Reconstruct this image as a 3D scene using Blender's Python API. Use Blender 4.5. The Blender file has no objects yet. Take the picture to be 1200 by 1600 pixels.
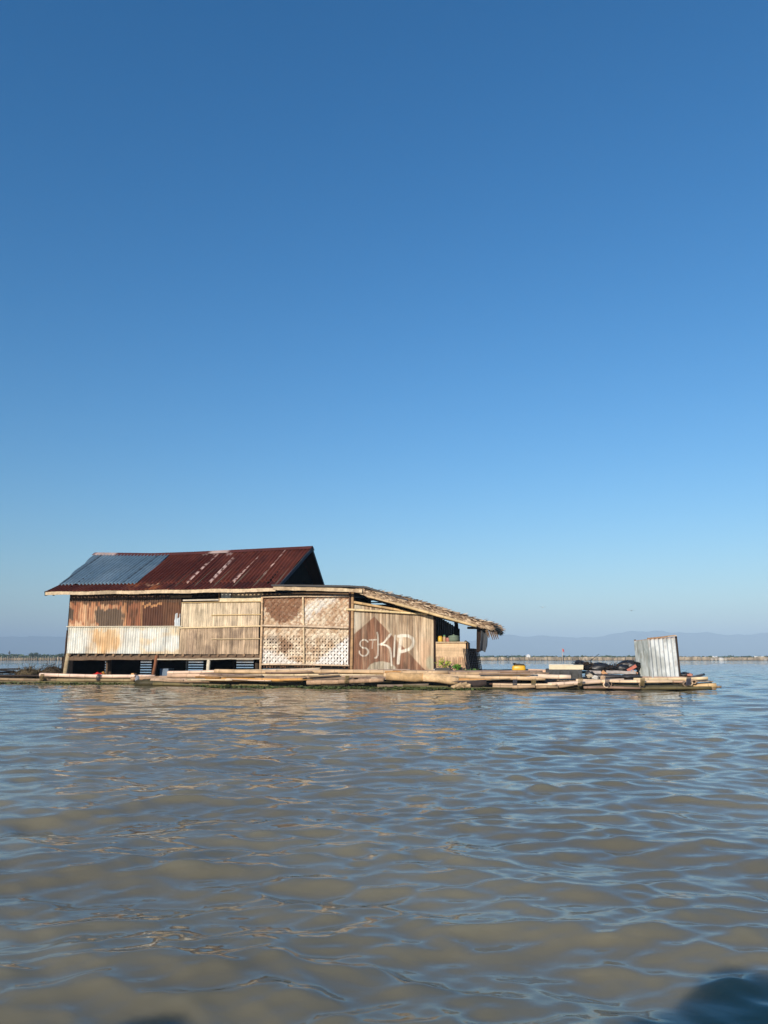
import bpy, math, random
import numpy as np
random.seed(7)
R = math.radians
sc = bpy.context.scene
C = sc.collection

# ---------------------------------------------------------------- camera, sky, sun, exposure
F = 1200.0                      # focal length for a 1200 x 1600 frame
TH = math.atan(227 / 1200)      # the camera looks slightly up, horizon low in the frame
EYE = 1.1
cam_d = bpy.data.cameras.new("camera"); cam = bpy.data.objects.new("camera", cam_d); C.objects.link(cam)
cam_d.sensor_fit = 'VERTICAL'; cam_d.sensor_height = 32.0; cam_d.lens = 32.0 * F / 1600
cam_d.clip_start = 0.05; cam_d.clip_end = 60000
cam.location = (0, 0, EYE); cam.rotation_euler = (R(90) + TH, 0, 0)
sc.camera = cam

SUN_AZ = R(180 + 27)            # clockwise from +Y: behind the camera, to the left
SUN_EL = R(21.5)
world = bpy.data.worlds.new("World"); sc.world = world; world.use_nodes = True
nt = world.node_tree; nt.nodes.clear()
out = nt.nodes.new('ShaderNodeOutputWorld'); bg = nt.nodes.new('ShaderNodeBackground'); sky = nt.nodes.new('ShaderNodeTexSky')
sky.sky_type = 'NISHITA'; sky.sun_disc = False; sky.sun_elevation = SUN_EL; sky.sun_rotation = SUN_AZ
sky.air_density = 1.3; sky.dust_density = 0.0; sky.ozone_density = 6.0; sky.altitude = 0
bg.inputs['Strength'].default_value = 0.115
hs = nt.nodes.new('ShaderNodeHueSaturation'); hs.inputs['Saturation'].default_value = 1.23
nt.links.new(sky.outputs[0], hs.inputs['Color']); nt.links.new(hs.outputs[0], bg.inputs[0]); nt.links.new(bg.outputs[0], out.inputs[0])

sl = bpy.data.lights.new("sun", 'SUN'); sun = bpy.data.objects.new("sun", sl); C.objects.link(sun)
sl.energy = 4.9; sl.angle = R(0.53); sl.color = (1.0, 0.88, 0.73)
sun.location = (-30, -40, 40)
sun.rotation_euler = (R(90) - SUN_EL, 0, -SUN_AZ + R(180))
# rotation check: light travels along local -Z
sc.view_settings.view_transform = 'Standard'; sc.view_settings.look = 'None'
sc.view_settings.exposure = 0.25; sc.view_settings.gamma = 1
sc.cycles.use_denoising = True
sc.cycles.max_bounces = 8; sc.cycles.volume_bounces = 0; sc.cycles.sample_clamp_indirect = 6

# ---------------------------------------------------------------- frames and helpers
YAW = R(-12.5)
UD = np.array([math.cos(YAW), math.sin(YAW), 0]); VD = np.array([-math.sin(YAW), math.cos(YAW), 0])
O = np.array([-4.32, 31.79, 0.0])
cth, sth = math.cos(TH), math.sin(TH)
def ray(px, py):
    x = (px - 600) / F; y = (800 - py) / F
    return np.array([x, cth - y * sth, sth + y * cth])
CAMP = np.array([0, 0, EYE])
def W(px, py, v=0.0):
    """surveyed photo point -> house frame (s, v, z) on the upright plane at depth v"""
    d = ray(px, py); t = (v + (O - CAMP).dot(VD)) / d.dot(VD)
    p = CAMP + d * t - O
    return np.array([p.dot(UD), v, p[2]])
def proj(P):
    """house frame -> survey coordinates (used only to look up where stains and paint sit on a surface)"""
    P = np.asarray(P); w = O + P[..., :1] * UD + P[..., 1:2] * VD + P[..., 2:3] * np.array([0, 0, 1]) - CAMP
    fx = w[..., 0]; dp = w[..., 1] * cth + w[..., 2] * sth; up = -w[..., 1] * sth + w[..., 2] * cth
    return 600 + F * fx / dp, 800 - F * up / dp
def loc2w(P): return O + P[0] * UD + P[1] * VD + np.array([0, 0, P[2]])

def srgb(r, g, b, k=1.0):
    f = lambda c: (c / 255 / 12.92) if c <= 10 else ((c / 255 + .055) / 1.055) ** 2.4
    return np.array([f(r) * k, f(g) * k, f(b) * k])

def _h(ix, iy, seed):
    n = (ix.astype(np.int64) * 374761393 + iy.astype(np.int64) * 668265263 + seed * 1442695041) & 0xffffffff
    n = ((n ^ (n >> 13)) * 1274126177) & 0xffffffff
    return ((n ^ (n >> 16)) & 0xffff) / 65535.0
def vn(x, y, seed=0):
    x = np.asarray(x, float); y = np.asarray(y, float); ix = np.floor(x); iy = np.floor(y); fx = x - ix; fy = y - iy
    fx = fx * fx * (3 - 2 * fx); fy = fy * fy * (3 - 2 * fy)
    a = _h(ix, iy, seed); b = _h(ix + 1, iy, seed); c = _h(ix, iy + 1, seed); d = _h(ix + 1, iy + 1, seed)
    return (a * (1 - fx) + b * fx) * (1 - fy) + (c * (1 - fx) + d * fx) * fy
def fbm(x, y, seed=0, o=4):
    r = 0; a = .5; t = 0
    for i in range(o):
        r = r + a * vn(np.asarray(x) * 2 ** i, np.asarray(y) * 2 ** i, seed + i * 17); t += a; a *= .55
    return r / t
def ss(a, b, x): t = np.clip((x - a) / (b - a), 0, 1); return t * t * (3 - 2 * t)
def mixc(c0, c1, m): m = np.asarray(m)[..., None]; return c0 * (1 - m) + c1 * m

# ---------------------------------------------------------------- materials
MATS = {}
def mat(name, base=None, rough=.85, var=.25, vscale=6.0, bump=.3, bscale=30.0, bdist=.01, spec=.3, metal=0.0, tint=None, stretch=(1, 1, 1), trans=0.0):
    if name in MATS: return MATS[name]
    m = bpy.data.materials.new(name); m.use_nodes = True; n = m.node_tree.nodes; l = m.node_tree.links
    p = n['Principled BSDF']; tc = n.new('ShaderNodeTexCoord'); mp = n.new('ShaderNodeMapping'); mp.inputs['Scale'].default_value = stretch
    l.new(tc.outputs['Object'], mp.inputs[0])
    no = n.new('ShaderNodeTexNoise'); no.inputs['Scale'].default_value = vscale; no.inputs['Detail'].default_value = 6; no.inputs['Roughness'].default_value = .65
    l.new(mp.outputs[0], no.inputs['Vector'])
    rp = n.new('ShaderNodeMapRange'); rp.inputs['From Min'].default_value = .3; rp.inputs['From Max'].default_value = .7
    rp.inputs['To Min'].default_value = 1 - var; rp.inputs['To Max'].default_value = 1 + var * .6
    l.new(no.outputs['Fac'], rp.inputs['Value'])
    mx = n.new('ShaderNodeVectorMath'); mx.operation = 'SCALE'; l.new(rp.outputs[0], mx.inputs['Scale'])
    if base is None:
        at = n.new('ShaderNodeAttribute'); at.attribute_name = 'Col'; l.new(at.outputs['Color'], mx.inputs[0])
    else:
        mx.inputs[0].default_value = tuple(base)
    l.new(mx.outputs[0], p.inputs['Base Color'])
    p.inputs['Roughness'].default_value = rough; p.inputs['Specular IOR Level'].default_value = spec; p.inputs['Metallic'].default_value = metal
    if trans: p.inputs['Transmission Weight'].default_value = trans
    nb = n.new('ShaderNodeTexNoise'); nb.inputs['Scale'].default_value = bscale; nb.inputs['Detail'].default_value = 5
    l.new(mp.outputs[0], nb.inputs['Vector'])
    bp = n.new('ShaderNodeBump'); bp.inputs['Strength'].default_value = bump; bp.inputs['Distance'].default_value = bdist
    l.new(nb.outputs['Fac'], bp.inputs['Height']); l.new(bp.outputs[0], p.inputs['Normal'])
    MATS[name] = m; return m
M_METAL = mat('weathered_sheet_metal', rough=.6, var=.14, vscale=3, bump=.15, spec=.35)
M_ROOF = mat('painted_roof_sheet', rough=.75, var=.22, vscale=1.6, bump=.1, spec=.12)
M_BAMBOO = mat('split_bamboo', rough=.75, var=.22, vscale=9, stretch=(1, 1, .25), bump=.4, bscale=40)
M_POLE = mat('bamboo_pole_skin', rough=.6, var=.28, vscale=5, stretch=(.35, 1, 1), bump=.35, bscale=25)
M_WOOD = mat('weathered_wood', rough=.85, var=.35, vscale=7, bump=.6, bscale=30)
M_DARK = mat('shade_dark_boards', base=(.014, .012, .011), rough=.95, var=.4, vscale=3, spec=.04)  # near-black base stands in for shade on gables, interiors and under the floor
M_WEAVE = mat('woven_bamboo_strip', rough=.8, var=.25, vscale=12)
M_THATCH = mat('dry_thatch', rough=.95, var=.35, vscale=10, spec=.1)
M_LEAF = mat('leaf', rough=.6, var=.3, vscale=20, spec=.3)
M_CLOTH = mat('cloth', rough=.95, var=.25, vscale=14, spec=.1, bump=.4, bscale=60)
M_PLASTIC = mat('plastic', rough=.4, var=.12, vscale=5, bump=.1, spec=.5)
M_FOAM = mat('dirty_foam', rough=.9, var=.12, vscale=9)
M_EARTH = mat('shore_scrub', rough=.95, var=.35, vscale=.6, spec=.1)
M_STONE = mat('pale_stone', rough=.9, var=.3, vscale=3)

# ---------------------------------------------------------------- mesh builder (points in house frame unless W=True)
class MB:
    def __init__(s): s.v = []; s.c = []; s.f = []; s.n = 0
    def add(s, V, Fc, col):
        V = np.asarray(V, float).reshape(-1, 3); col = np.asarray(col, float)
        if col.ndim == 1: col = np.tile(col, (len(V), 1))
        s.v.append(V); s.c.append(col); s.f += [tuple(i + s.n for i in f) for f in Fc]; s.n += len(V); return s
    def box(s, a, b, col, jit=0.0):
        """axis aligned (house frame) box between corners a and b"""
        a = np.minimum(a, b) * 1.0; b2 = np.maximum(a, b)
        x0, y0, z0 = a; x1, y1, z1 = b2
        V = [(x0, y0, z0), (x1, y0, z0), (x1, y1, z0), (x0, y1, z0), (x0, y0, z1), (x1, y0, z1), (x1, y1, z1), (x0, y1, z1)]
        V = np.array(V) + (np.random.RandomState(int(abs(x0 * 977 + z0 * 131)) % 9999).uniform(-jit, jit, (8, 3)) if jit else 0)
        return s.add(V, [(0, 3, 2, 1), (4, 5, 6, 7), (0, 1, 5, 4), (1, 2, 6, 5), (2, 3, 7, 6), (3, 0, 4, 7)], col)
    def beam(s, p0, p1, w, h, col, up=(0, 0, 1), seg=1, jit=0.0):
        p0 = np.array(p0, float); p1 = np.array(p1, float); d = p1 - p0; L = np.linalg.norm(d); d /= L
        sd = np.cross(d, up); sd = sd / np.linalg.norm(sd); u2 = np.cross(sd, d)
        rs = np.random.RandomState(int(abs(p0[0] * 531 + p0[2] * 77 + p1[0] * 13)) % 9999)
        V = []; c = []
        for i in range(seg + 1):
            q = p0 + d * L * i / seg + (rs.uniform(-jit, jit) * u2 + rs.uniform(-jit, jit) * sd if jit else 0)
            for a, b in ((-1, -1), (1, -1), (1, 1), (-1, 1)): V.append(q + sd * a * w / 2 + u2 * b * h / 2)
        Fc = [(3, 2, 1, 0), tuple(4 * seg + k for k in range(4))]
        for i in range(seg):
            for k in range(4): Fc.append((4 * i + k, 4 * i + (k + 1) % 4, 4 * i + 4 + (k + 1) % 4, 4 * i + 4 + k))
        return s.add(V, Fc, col)
    def tube(s, pts, r, col, seg=10, jit=0.04, col2=None, nodes=0.0, hollow=True, seed=0):
        """tapered round tube along pts; r scalar or list; nodes = spacing of bamboo rings"""
        pts = [np.array(p, float) for p in pts]
        rr = [r] * len(pts) if np.isscalar(r) else list(r)
        if nodes:
            P = []; Q = []; NB = []
            cum = [0]
            for a, b in zip(pts, pts[1:]): cum.append(cum[-1] + np.linalg.norm(b - a))
            L = cum[-1]; rs = np.random.RandomState(seed); xs = [0.0]; isn = [0]
            x = rs.uniform(.1, nodes)
            while x < L - .08:
                xs += [x - .035, x, x + .035]; isn += [0, 1, 0]; mid = x + nodes * .5
                x2 = x + nodes * rs.uniform(.8, 1.2)
                if x2 < L: xs.append((x + x2) / 2); isn.append(0)
                x = x2
            xs.append(L); isn.append(0)
            for x, nb in zip(xs, isn):
                P.append(np.array([np.interp(x, cum, [p[k] for p in pts]) for k in range(3)])); Q.append(np.interp(x, cum, rr) * (1.045 if nb else 1)); NB.append(nb)
            pts, rr = P, Q
        else: NB = [0] * len(pts)
        rs = np.random.RandomState(seed + 5); V = []; Cc = []; base = np.array(col, float)
        dirs = []
        for i in range(len(pts)):
            a = pts[max(i - 1, 0)]; b = pts[min(i + 1, len(pts) - 1)]; d = b - a; dirs.append(d / (np.linalg.norm(d) + 1e-9))
        ref = np.array([0, 0, 1.0]) if abs(dirs[0][2]) < .9 else np.array([1.0, 0, 0])
        for i, (p, d) in enumerate(zip(pts, dirs)):
            a = np.cross(d, ref); a /= np.linalg.norm(a); b = np.cross(a, d)
            k = 1 + rs.uniform(-.2, .14)
            for j in range(seg):
                t = 2 * math.pi * j / seg; q = rr[i] * (1 + rs.uniform(-jit, jit))
                V.append(p + a * math.cos(t) * q + b * math.sin(t) * q)
                c = base * k * (.7 if NB[i] else 1) * (1.0 + .12 * math.sin(j * 2.1 + seed))
                Cc.append(c)
        Fc = []
        for i in range(len(pts) - 1):
            for j in range(seg): Fc.append((i * seg + j, (i + 1) * seg + j, (i + 1) * seg + (j + 1) % seg, i * seg + (j + 1) % seg))
        n = len(V)
        for e, (idx, sg) in enumerate(((0, 1), (len(pts) - 1, -1))):
            o = idx * seg; c0 = pts[idx]
            if hollow:
                for q, dep, cc in ((.72, 0, 1.05), (.68, .12, .12)):
                    for j in range(seg): V.append(c0 + (V[o + j] - c0) * q + dirs[idx] * sg * dep * (rr[idx] / .08)); Cc.append(base * cc)
                a1 = n; a2 = n + seg
                for j in range(seg):
                    k = (j + 1) % seg
                    q1 = (o + j, o + k, a1 + k, a1 + j); q2 = (a1 + j, a1 + k, a2 + k, a2 + j)
                    if e: q1 = q1[::-1]; q2 = q2[::-1]
                    Fc += [q1, q2]
                f = tuple(a2 + j for j in range(seg)); Fc.append(f if not e else f[::-1]); n += 2 * seg
            else:
                f = tuple(o + j for j in range(seg)); Fc.append(f if not e else f[::-1])
        return s.add(V, Fc, np.array(Cc))
    def grid(s, P, col, flip=False):
        """P: (n, m, 3) array of points"""
        n, m = P.shape[:2]; idx = np.arange(n * m).reshape(n, m)
        q = np.stack([idx[:-1, :-1], idx[:-1, 1:], idx[1:, 1:], idx[1:, :-1]], -1).reshape(-1, 4)
        if flip: q = q[:, ::-1]
        col = np.asarray(col, float)
        if col.ndim == 1: col = np.tile(col, (n * m, 1))
        return s.add(P.reshape(-1, 3), q.tolist(), col.reshape(-1, 3))
    def blob(s, c, rx, ry, rz, col, seed=0, amp=.25, n=12, flat=0.0):
        u = np.linspace(0, 2 * np.pi, n * 2 + 1)[:-1]; w = np.linspace(0, np.pi, n + 1)
        V = []; Cc = []
        for b in w:
            for a in u:
                x, y, z = math.sin(b) * math.cos(a), math.sin(b) * math.sin(a), math.cos(b)
                k = 1 + amp * 2 * (float(fbm(a * 1.0 + 3 * z + seed, b * 1.3 + 2 * x, seed)) - .5)
                zz = z * rz * k
                if flat and zz < -flat * rz: zz = -flat * rz
                V.append((c[0] + x * rx * k, c[1] + y * ry * k, c[2] + zz)); Cc.append(np.array(col) * (.85 + .3 * float(vn(a * 3, b * 3, seed))))
        m = len(u); Fc = []
        for i in range(n):
            for j in range(m): Fc.append((i * m + j, (i + 1) * m + j, (i + 1) * m + (j + 1) % m, i * m + (j + 1) % m))
        return s.add(V, Fc, np.array(Cc))

BASE = {}
def finish(o, base, parent):
    BASE[o.name] = np.array(base, float)
    if parent is not None:
        o.parent = parent; pb = BASE[parent.name]; o.location = tuple(np.array(base) - pb)
    else:
        o.location = tuple(loc2w(base)); o.rotation_euler = (0, 0, YAW)
def tag(o, label=None, cat=None, group=None, kind=None):
    for k, v in (('label', label), ('category', cat), ('group', group), ('kind', kind)):
        if v: o[k] = v
    return o
def thing(name, base, label, cat, group=None):
    o = bpy.data.objects.new(name, None); C.objects.link(o); o.empty_display_size = .2; finish(o, base, None); return tag(o, label, cat, group)
def build(mb, name, m, parent=None, smooth=False, solid=0.0, label=None, cat=None, group=None, kind=None, base=None):
    V = np.concatenate(mb.v); Cc = np.concatenate(mb.c)
    if base is None: base = np.array([(V[:, 0].min() + V[:, 0].max()) / 2, (V[:, 1].min() + V[:, 1].max()) / 2, V[:, 2].min()])
    me = bpy.data.meshes.new(name); me.from_pydata((V - base).tolist(), [], mb.f)
    ca = me.color_attributes.new('Col', 'FLOAT_COLOR', 'POINT')
    ca.data.foreach_set('color', np.concatenate([np.clip(Cc, 0, 1), np.ones((len(Cc), 1))], 1).astype(np.float32).ravel())
    me.materials.append(m)
    if smooth: me.polygons.foreach_set('use_smooth', [True] * len(me.polygons))
    o = bpy.data.objects.new(name, me); C.objects.link(o); finish(o, base, parent)
    if solid:
        md = o.modifiers.new('thickness', 'SOLIDIFY'); md.thickness = solid; md.offset = 0
    return tag(o, label, cat, group, kind)

# ---------------------------------------------------------------- water
def water():
    rs = np.random.RandomState(11)
    r = [1.0]
    while r[-1] < 9000:
        x = r[-1]; k = .0042 if x < 70 else (.0042 + .05 * min(1, (x - 70) / 400)); r.append(x * (1 + k))
    r = np.array(r)
    a = list(np.arange(-50, 50, .24)) + list(np.arange(50, 310, 2.0)); a = np.radians(np.array(a))
    RR, AA = np.meshgrid(r, a, indexing='ij'); X = RR * np.sin(AA); Y = RR * np.cos(AA)
    dX = np.zeros_like(X); dY = np.zeros_like(X); Z = np.zeros_like(X)
    sp = RR * .0055
    # gusts: areas of calmer and rougher water
    gust = .55 + .8 * fbm(X / 9 + 40, Y / 14 + 40, 3, 3)
    N = 170
    lam = np.exp(rs.uniform(math.log(.08), math.log(2.1), N))
    for i, L in enumerate(lam):
        k = 2 * math.pi / L
        ang = R(90) + (rs.choice([R(14), R(-30)], p=[.62, .38])) + rs.normal(0, R(17 if L > .6 else 27))
        slope = .0285 * (1.0 if .13 < L < .42 else (.8 if L <= .13 else .46))
        A = slope / k
        fade = np.clip((L / sp - 2.5) / 3, 0, 1) * (gust if L < 1.0 else 1)
        ph = k * (X * math.cos(ang) + Y * math.sin(ang)) + rs.uniform(0, 6.28)
        # slow warping so the crests do not run on for ever
        ph = ph + 1.6 * (vn(X / (L * 5) + i * 7.3, Y / (L * 5) + i * 3.1, i) - .5) * 2
        Z += fade * A * np.cos(ph); q = 1.0
        dX -= fade * q * A * math.cos(ang) * np.sin(ph); dY -= fade * q * A * math.sin(ang) * np.sin(ph)
    X = X + dX; Y = Y + dY
    n, m = X.shape; idx = np.arange(n * m).reshape(n, m)
    jn = np.roll(idx, -1, 1)
    q = np.stack([idx[:-1], idx[1:], jn[1:], jn[:-1]], -1).reshape(-1, 4)
    V = np.stack([X, Y, Z], -1).reshape(-1, 3)
    cen = len(V); V = np.vstack([V, [[0, 0, 0]]])
    me = bpy.data.meshes.new('water'); me.vertices.add(len(V)); me.vertices.foreach_set('co', V.astype(np.float32).ravel())
    tri = np.stack([np.full(m, cen), idx[0], jn[0]], -1)
    nl = q.size + tri.size; me.loops.add(nl); me.loops.foreach_set('vertex_index', np.concatenate([q.ravel(), tri.ravel()]).astype(np.int32))
    npoly = len(q) + len(tri); me.polygons.add(npoly)
    me.polygons.foreach_set('loop_start', np.concatenate([np.arange(len(q)) * 4, len(q) * 4 + np.arange(len(tri)) * 3]).astype(np.int32))
    me.polygons.foreach_set('use_smooth', np.ones(npoly, bool)); me.update(calc_edges=True); me.validate()
    m_ = bpy.data.materials.new('muddy_lake_water'); m_.use_nodes = True; nd = m_.node_tree.nodes; l = m_.node_tree.links
    p = nd['Principled BSDF']; tc = nd.new('ShaderNodeTexCoord')
    # silt clouds in the water
    s1 = nd.new('ShaderNodeTexNoise'); s1.inputs['Scale'].default_value = .38; s1.inputs['Detail'].default_value = 5
    l.new(tc.outputs['Object'], s1.inputs['Vector'])
    cr = nd.new('ShaderNodeValToRGB'); cr.color_ramp.elements[0].position = .3; cr.color_ramp.elements[1].position = .7
    cr.color_ramp.elements[0].color = (*WATER_A, 1); cr.color_ramp.elements[1].color = (*WATER_B, 1)
    l.new(s1.outputs['Fac'], cr.inputs[0]); l.new(cr.outputs[0], p.inputs['Base Color'])
    p.inputs['Subsurface Weight'].default_value = .75; p.inputs['Subsurface Radius'].default_value = (1, .9, .7); p.inputs['Subsurface Scale'].default_value = .7
    p.inputs['Roughness'].default_value = .008; p.inputs['IOR'].default_value = 1.333
    def nz(scale, det, sx, sy):
        mp = nd.new('ShaderNodeMapping'); mp.inputs['Scale'].default_value = (sx, sy, 1); mp.inputs['Rotation'].default_value = (0, 0, R(8))
        l.new(tc.outputs['Object'], mp.inputs[0]); t = nd.new('ShaderNodeTexNoise'); t.inputs['Scale'].default_value = scale; t.inputs['Detail'].default_value = det
        t.inputs['Distortion'].default_value = .4; l.new(mp.outputs[0], t.inputs['Vector']); return t
    b1 = nd.new('ShaderNodeBump'); b1.inputs['Strength'].default_value = 1; b1.inputs['Distance'].default_value = .005
    l.new(nz(7, 3, .5, 1).outputs['Fac'], b1.inputs['Height'])
    b0 = nd.new('ShaderNodeBump'); b0.inputs['Strength'].default_value = 1; b0.inputs['Distance'].default_value = .0009
    l.new(nz(19, 3, .38, 1).outputs['Fac'], b0.inputs['Height']); l.new(b0.outputs[0], b1.inputs['Normal'])
    b2 = nd.new('ShaderNodeBump'); b2.inputs['Strength'].default_value = 1; b2.inputs['Distance'].default_value = .028
    l.new(nz(1.5, 2, .5, 1).outputs['Fac'], b2.inputs['Height']); l.new(b1.outputs[0], b2.inputs['Normal']); 
    # beyond the finely modelled water the chop is carried by this bump instead
    ln = nd.new('ShaderNodeVectorMath'); ln.operation = 'LENGTH'; l.new(tc.outputs['Object'], ln.inputs[0])
    mr = nd.new('ShaderNodeMapRange'); mr.inputs['From Min'].default_value = 10; mr.inputs['From Max'].default_value = 60; mr.inputs['To Max'].default_value = .11; l.new(ln.outputs['Value'], mr.inputs['Value'])
    b3 = nd.new('ShaderNodeBump'); b3.inputs['Strength'].default_value = 1; l.new(mr.outputs[0], b3.inputs['Distance']); l.new(nz(2.2, 2, .45, 1).outputs['Fac'], b3.inputs['Height'])
    l.new(b2.outputs[0], b3.inputs['Normal']); l.new(b3.outputs[0], p.inputs['Normal'])
    me.materials.append(m_)
    o = bpy.data.objects.new('water', me); C.objects.link(o); tag(o, 'brown rippled lake water around the raft', 'water', kind='structure')
WATER_A = (.150, .134, .090); WATER_B = (.262, .232, .150)
water()

# ---------------------------------------------------------------- far hills, shore, fence
def world_obj(name, V, Fc, m, col, label, cat, kind=None, smooth=True, group=None, parent=None, loc=None):
    me = bpy.data.meshes.new(name); V = np.array(V, float); base = np.array(loc if loc is not None else (V[:, 0].mean(), V[:, 1].mean(), V[:, 2].min()))
    me.from_pydata((V - base).tolist(), [], Fc); me.materials.append(m)
    col = np.asarray(col, float); col = np.tile(col, (len(V), 1)) if col.ndim == 1 else col
    ca = me.color_attributes.new('Col', 'FLOAT_COLOR', 'POINT'); ca.data.foreach_set('color', np.concatenate([np.clip(col, 0, 1), np.ones((len(V), 1))], 1).astype(np.float32).ravel())
    if smooth: me.polygons.foreach_set('use_smooth', [True] * len(me.polygons))
    o = bpy.data.objects.new(name, me); C.objects.link(o); o.location = tuple(base)
    if parent is not None: o.parent = parent; o.location = tuple(base - np.array(parent.location))
    return tag(o, label, cat, group, kind)
def at(px, py, Y): d = ray(px, py); t = Y / d[1]; return np.array([d[0] * t, Y, EYE + d[2] * t])

def hills(prof, Y, name, label, seed):
    xs = np.linspace(prof[0][0], prof[-1][0], 260); ys = np.interp(xs, [p[0] for p in prof], [p[1] for p in prof])
    ys = ys + (fbm(xs / 18, xs * 0, seed, 4) - .5) * 4.5
    rows = []
    for k in range(9):
        t = k / 8; y = Y - 900 + 900 * t; row = []
        for x, py in zip(xs, ys):
            q = at(x, py, Y); h = max(q[2], 1); X = q[0]
            h2 = h * (t ** 1.4) * (1 if k == 8 else .75 + .5 * float(vn(x / 9, k * 2.3, seed)))
            row.append((X, y, h2 - 1 if k < 8 else h))
        rows.append(row)
    for k in (1, 2): rows.append([(p[0], Y + 400 * k, rows[8][i][2] * (1 - .5 * k) - 1) for i, p in enumerate(rows[8])])
    P = np.array(rows); n, m = P.shape[:2]; idx = np.arange(n * m).reshape(n, m)
    q = np.stack([idx[:-1, :-1], idx[:-1, 1:], idx[1:, 1:], idx[1:, :-1]], -1).reshape(-1, 4)
    world_obj(name, P.reshape(-1, 3), q.tolist(), mat('hill_forest', base=(.06, .07, .055), var=.5, vscale=.004, bump=0, rough=.95), (0, 0, 0), label, 'hills', kind='structure')
hills([(-400, 1004), (-100, 998), (40, 994), (120, 995), (300, 1000), (500, 1004), (640, 1004), (740, 1000), (780, 992), (800, 990), (822, 995), (845, 992), (870, 995), (900, 996), (932, 996), (950, 993), (985, 987), (1036, 985), (1046, 988), (1080, 989), (1110, 988), (1140, 992), (1175, 991), (1200, 988), (1300, 992), (1500, 1000)], 6200, 'hills', 'faint blue hills on the far horizon', 5)

def shore():
    # low land behind the breakwater
    xs = np.linspace(-1500, 1500, 160); V = []; Fc = []
    for i, x in enumerate(xs):
        for y, z in ((420, -.4), (440, .5), (700, .9), (2600, 1.2)): V.append((x * (y / 420) ** .8, y + 12 * math.sin(i), z))
    for i in range(len(xs) - 1):
        for k in range(3): Fc.append((4 * i + k, 4 * i + k + 4, 4 * i + k + 5, 4 * i + k + 1))
    world_obj('far_shore', V, Fc, mat('far_land', base=(.10, .12, .06), var=.4, vscale=.05, bump=0), (0, 0, 0), 'low green land beyond the breakwater', 'land', kind='structure')
    # scrub on it
    rs = np.random.RandomState(3); V = []; Fc = []; cols = []
    for i in range(5200):
        y = rs.uniform(425, 560); x = rs.uniform(-420, 420) * y / 420
        px = 600 + 1200 * x / y
        hmax = np.interp(px, [0, 90, 700, 1000, 1200], [2.1, 1.9, 1.2, 1.1, 1.1]) * (.5 + 1.0 * float(fbm(x / 16, y / 60, 9)))
        sz = rs.uniform(.5, 1.3) * hmax * .45; c = np.array([x, y, rs.uniform(.6, .5 + hmax)])
        g = np.array([.055, .085, .035]) * rs.uniform(.6, 1.5)
        for k in range(3):
            d = rs.normal(size=(4, 3)) * sz * np.array([1.6, 1, .6]); n0 = len(V)
            for q in d: V.append(c + q); cols.append(g)
            Fc.append((n0, n0 + 1, n0 + 2, n0 + 3))
    world_obj('far_scrub', V, Fc, M_LEAF, np.array(cols), 'low green scrub lining the far shore', 'scrub', kind='stuff', smooth=False)
    def tree(px, Y, h, w, label, seed):
        rs = np.random.RandomState(seed); b = at(px, 1027, Y); b[2] = .5
        t = bpy.data.objects.new('tree', None); C.objects.link(t); t.location = tuple(b); tag(t, label, 'tree', 'trees on the far shore')
        mb = MB(); mb.tube([(b[0], b[1], 0.3), (b[0] + .1, b[1], h * .5), (b[0], b[1], h * .8)], [.25, .18, .08], (.08, .06, .04), seg=7, hollow=False)
        for k in range(4): mb.tube([(b[0], b[1], h * .4), (b[0] + rs.uniform(-w, w) * .35, b[1] + rs.uniform(-1, 1), h * .75)], [.1, .04], (.08, .06, .04), seg=5, hollow=False)
        world_obj('trunk', np.concatenate(mb.v), mb.f, M_WOOD, np.concatenate(mb.c), None, None, parent=t)
        V = []; Fc = []; cols = []
        lob = [(rs.uniform(-.6, .6) * w / 2, rs.uniform(-.5, .5) * w / 2, h * rs.uniform(.5, .85), rs.uniform(.25, .45)) for _ in range(9)]
        for i in range(900):
            lx, ly, lz, lr = lob[rs.randint(9)]; d = rs.normal(size=3); d /= np.linalg.norm(d); c = np.array([b[0] + lx, b[1] + ly, lz]) + d * lr * w / 2 * rs.uniform(.6, 1) * np.array([1, 1, .7])
            g = np.array([.05, .08, .03]) * rs.uniform(.6, 1.5); n0 = len(V)
            for q in rs.normal(size=(4, 3)) * .18: V.append(c + q); cols.append(g)
            Fc.append((n0, n0 + 1, n0 + 2, n0 + 3))
        world_obj('crown', V, Fc, M_LEAF, np.array(cols), None, None, smooth=False, parent=t)
    tree(50, 430, 4.0, 7, 'rounded green tree rising from the shore at the left, beyond the water', 1)
    tree(94, 430, 3.3, 3.5, 'small green tree on the far shore beside the left end of the house', 2)
    tree(911, 400, 1.9, 3.2, 'dark low bush-like tree on the shore just right of the red flag', 4)
    tree(-60, 440, 4.2, 8, 'broad green tree standing on the shore at the far left', 6)
shore()

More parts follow.
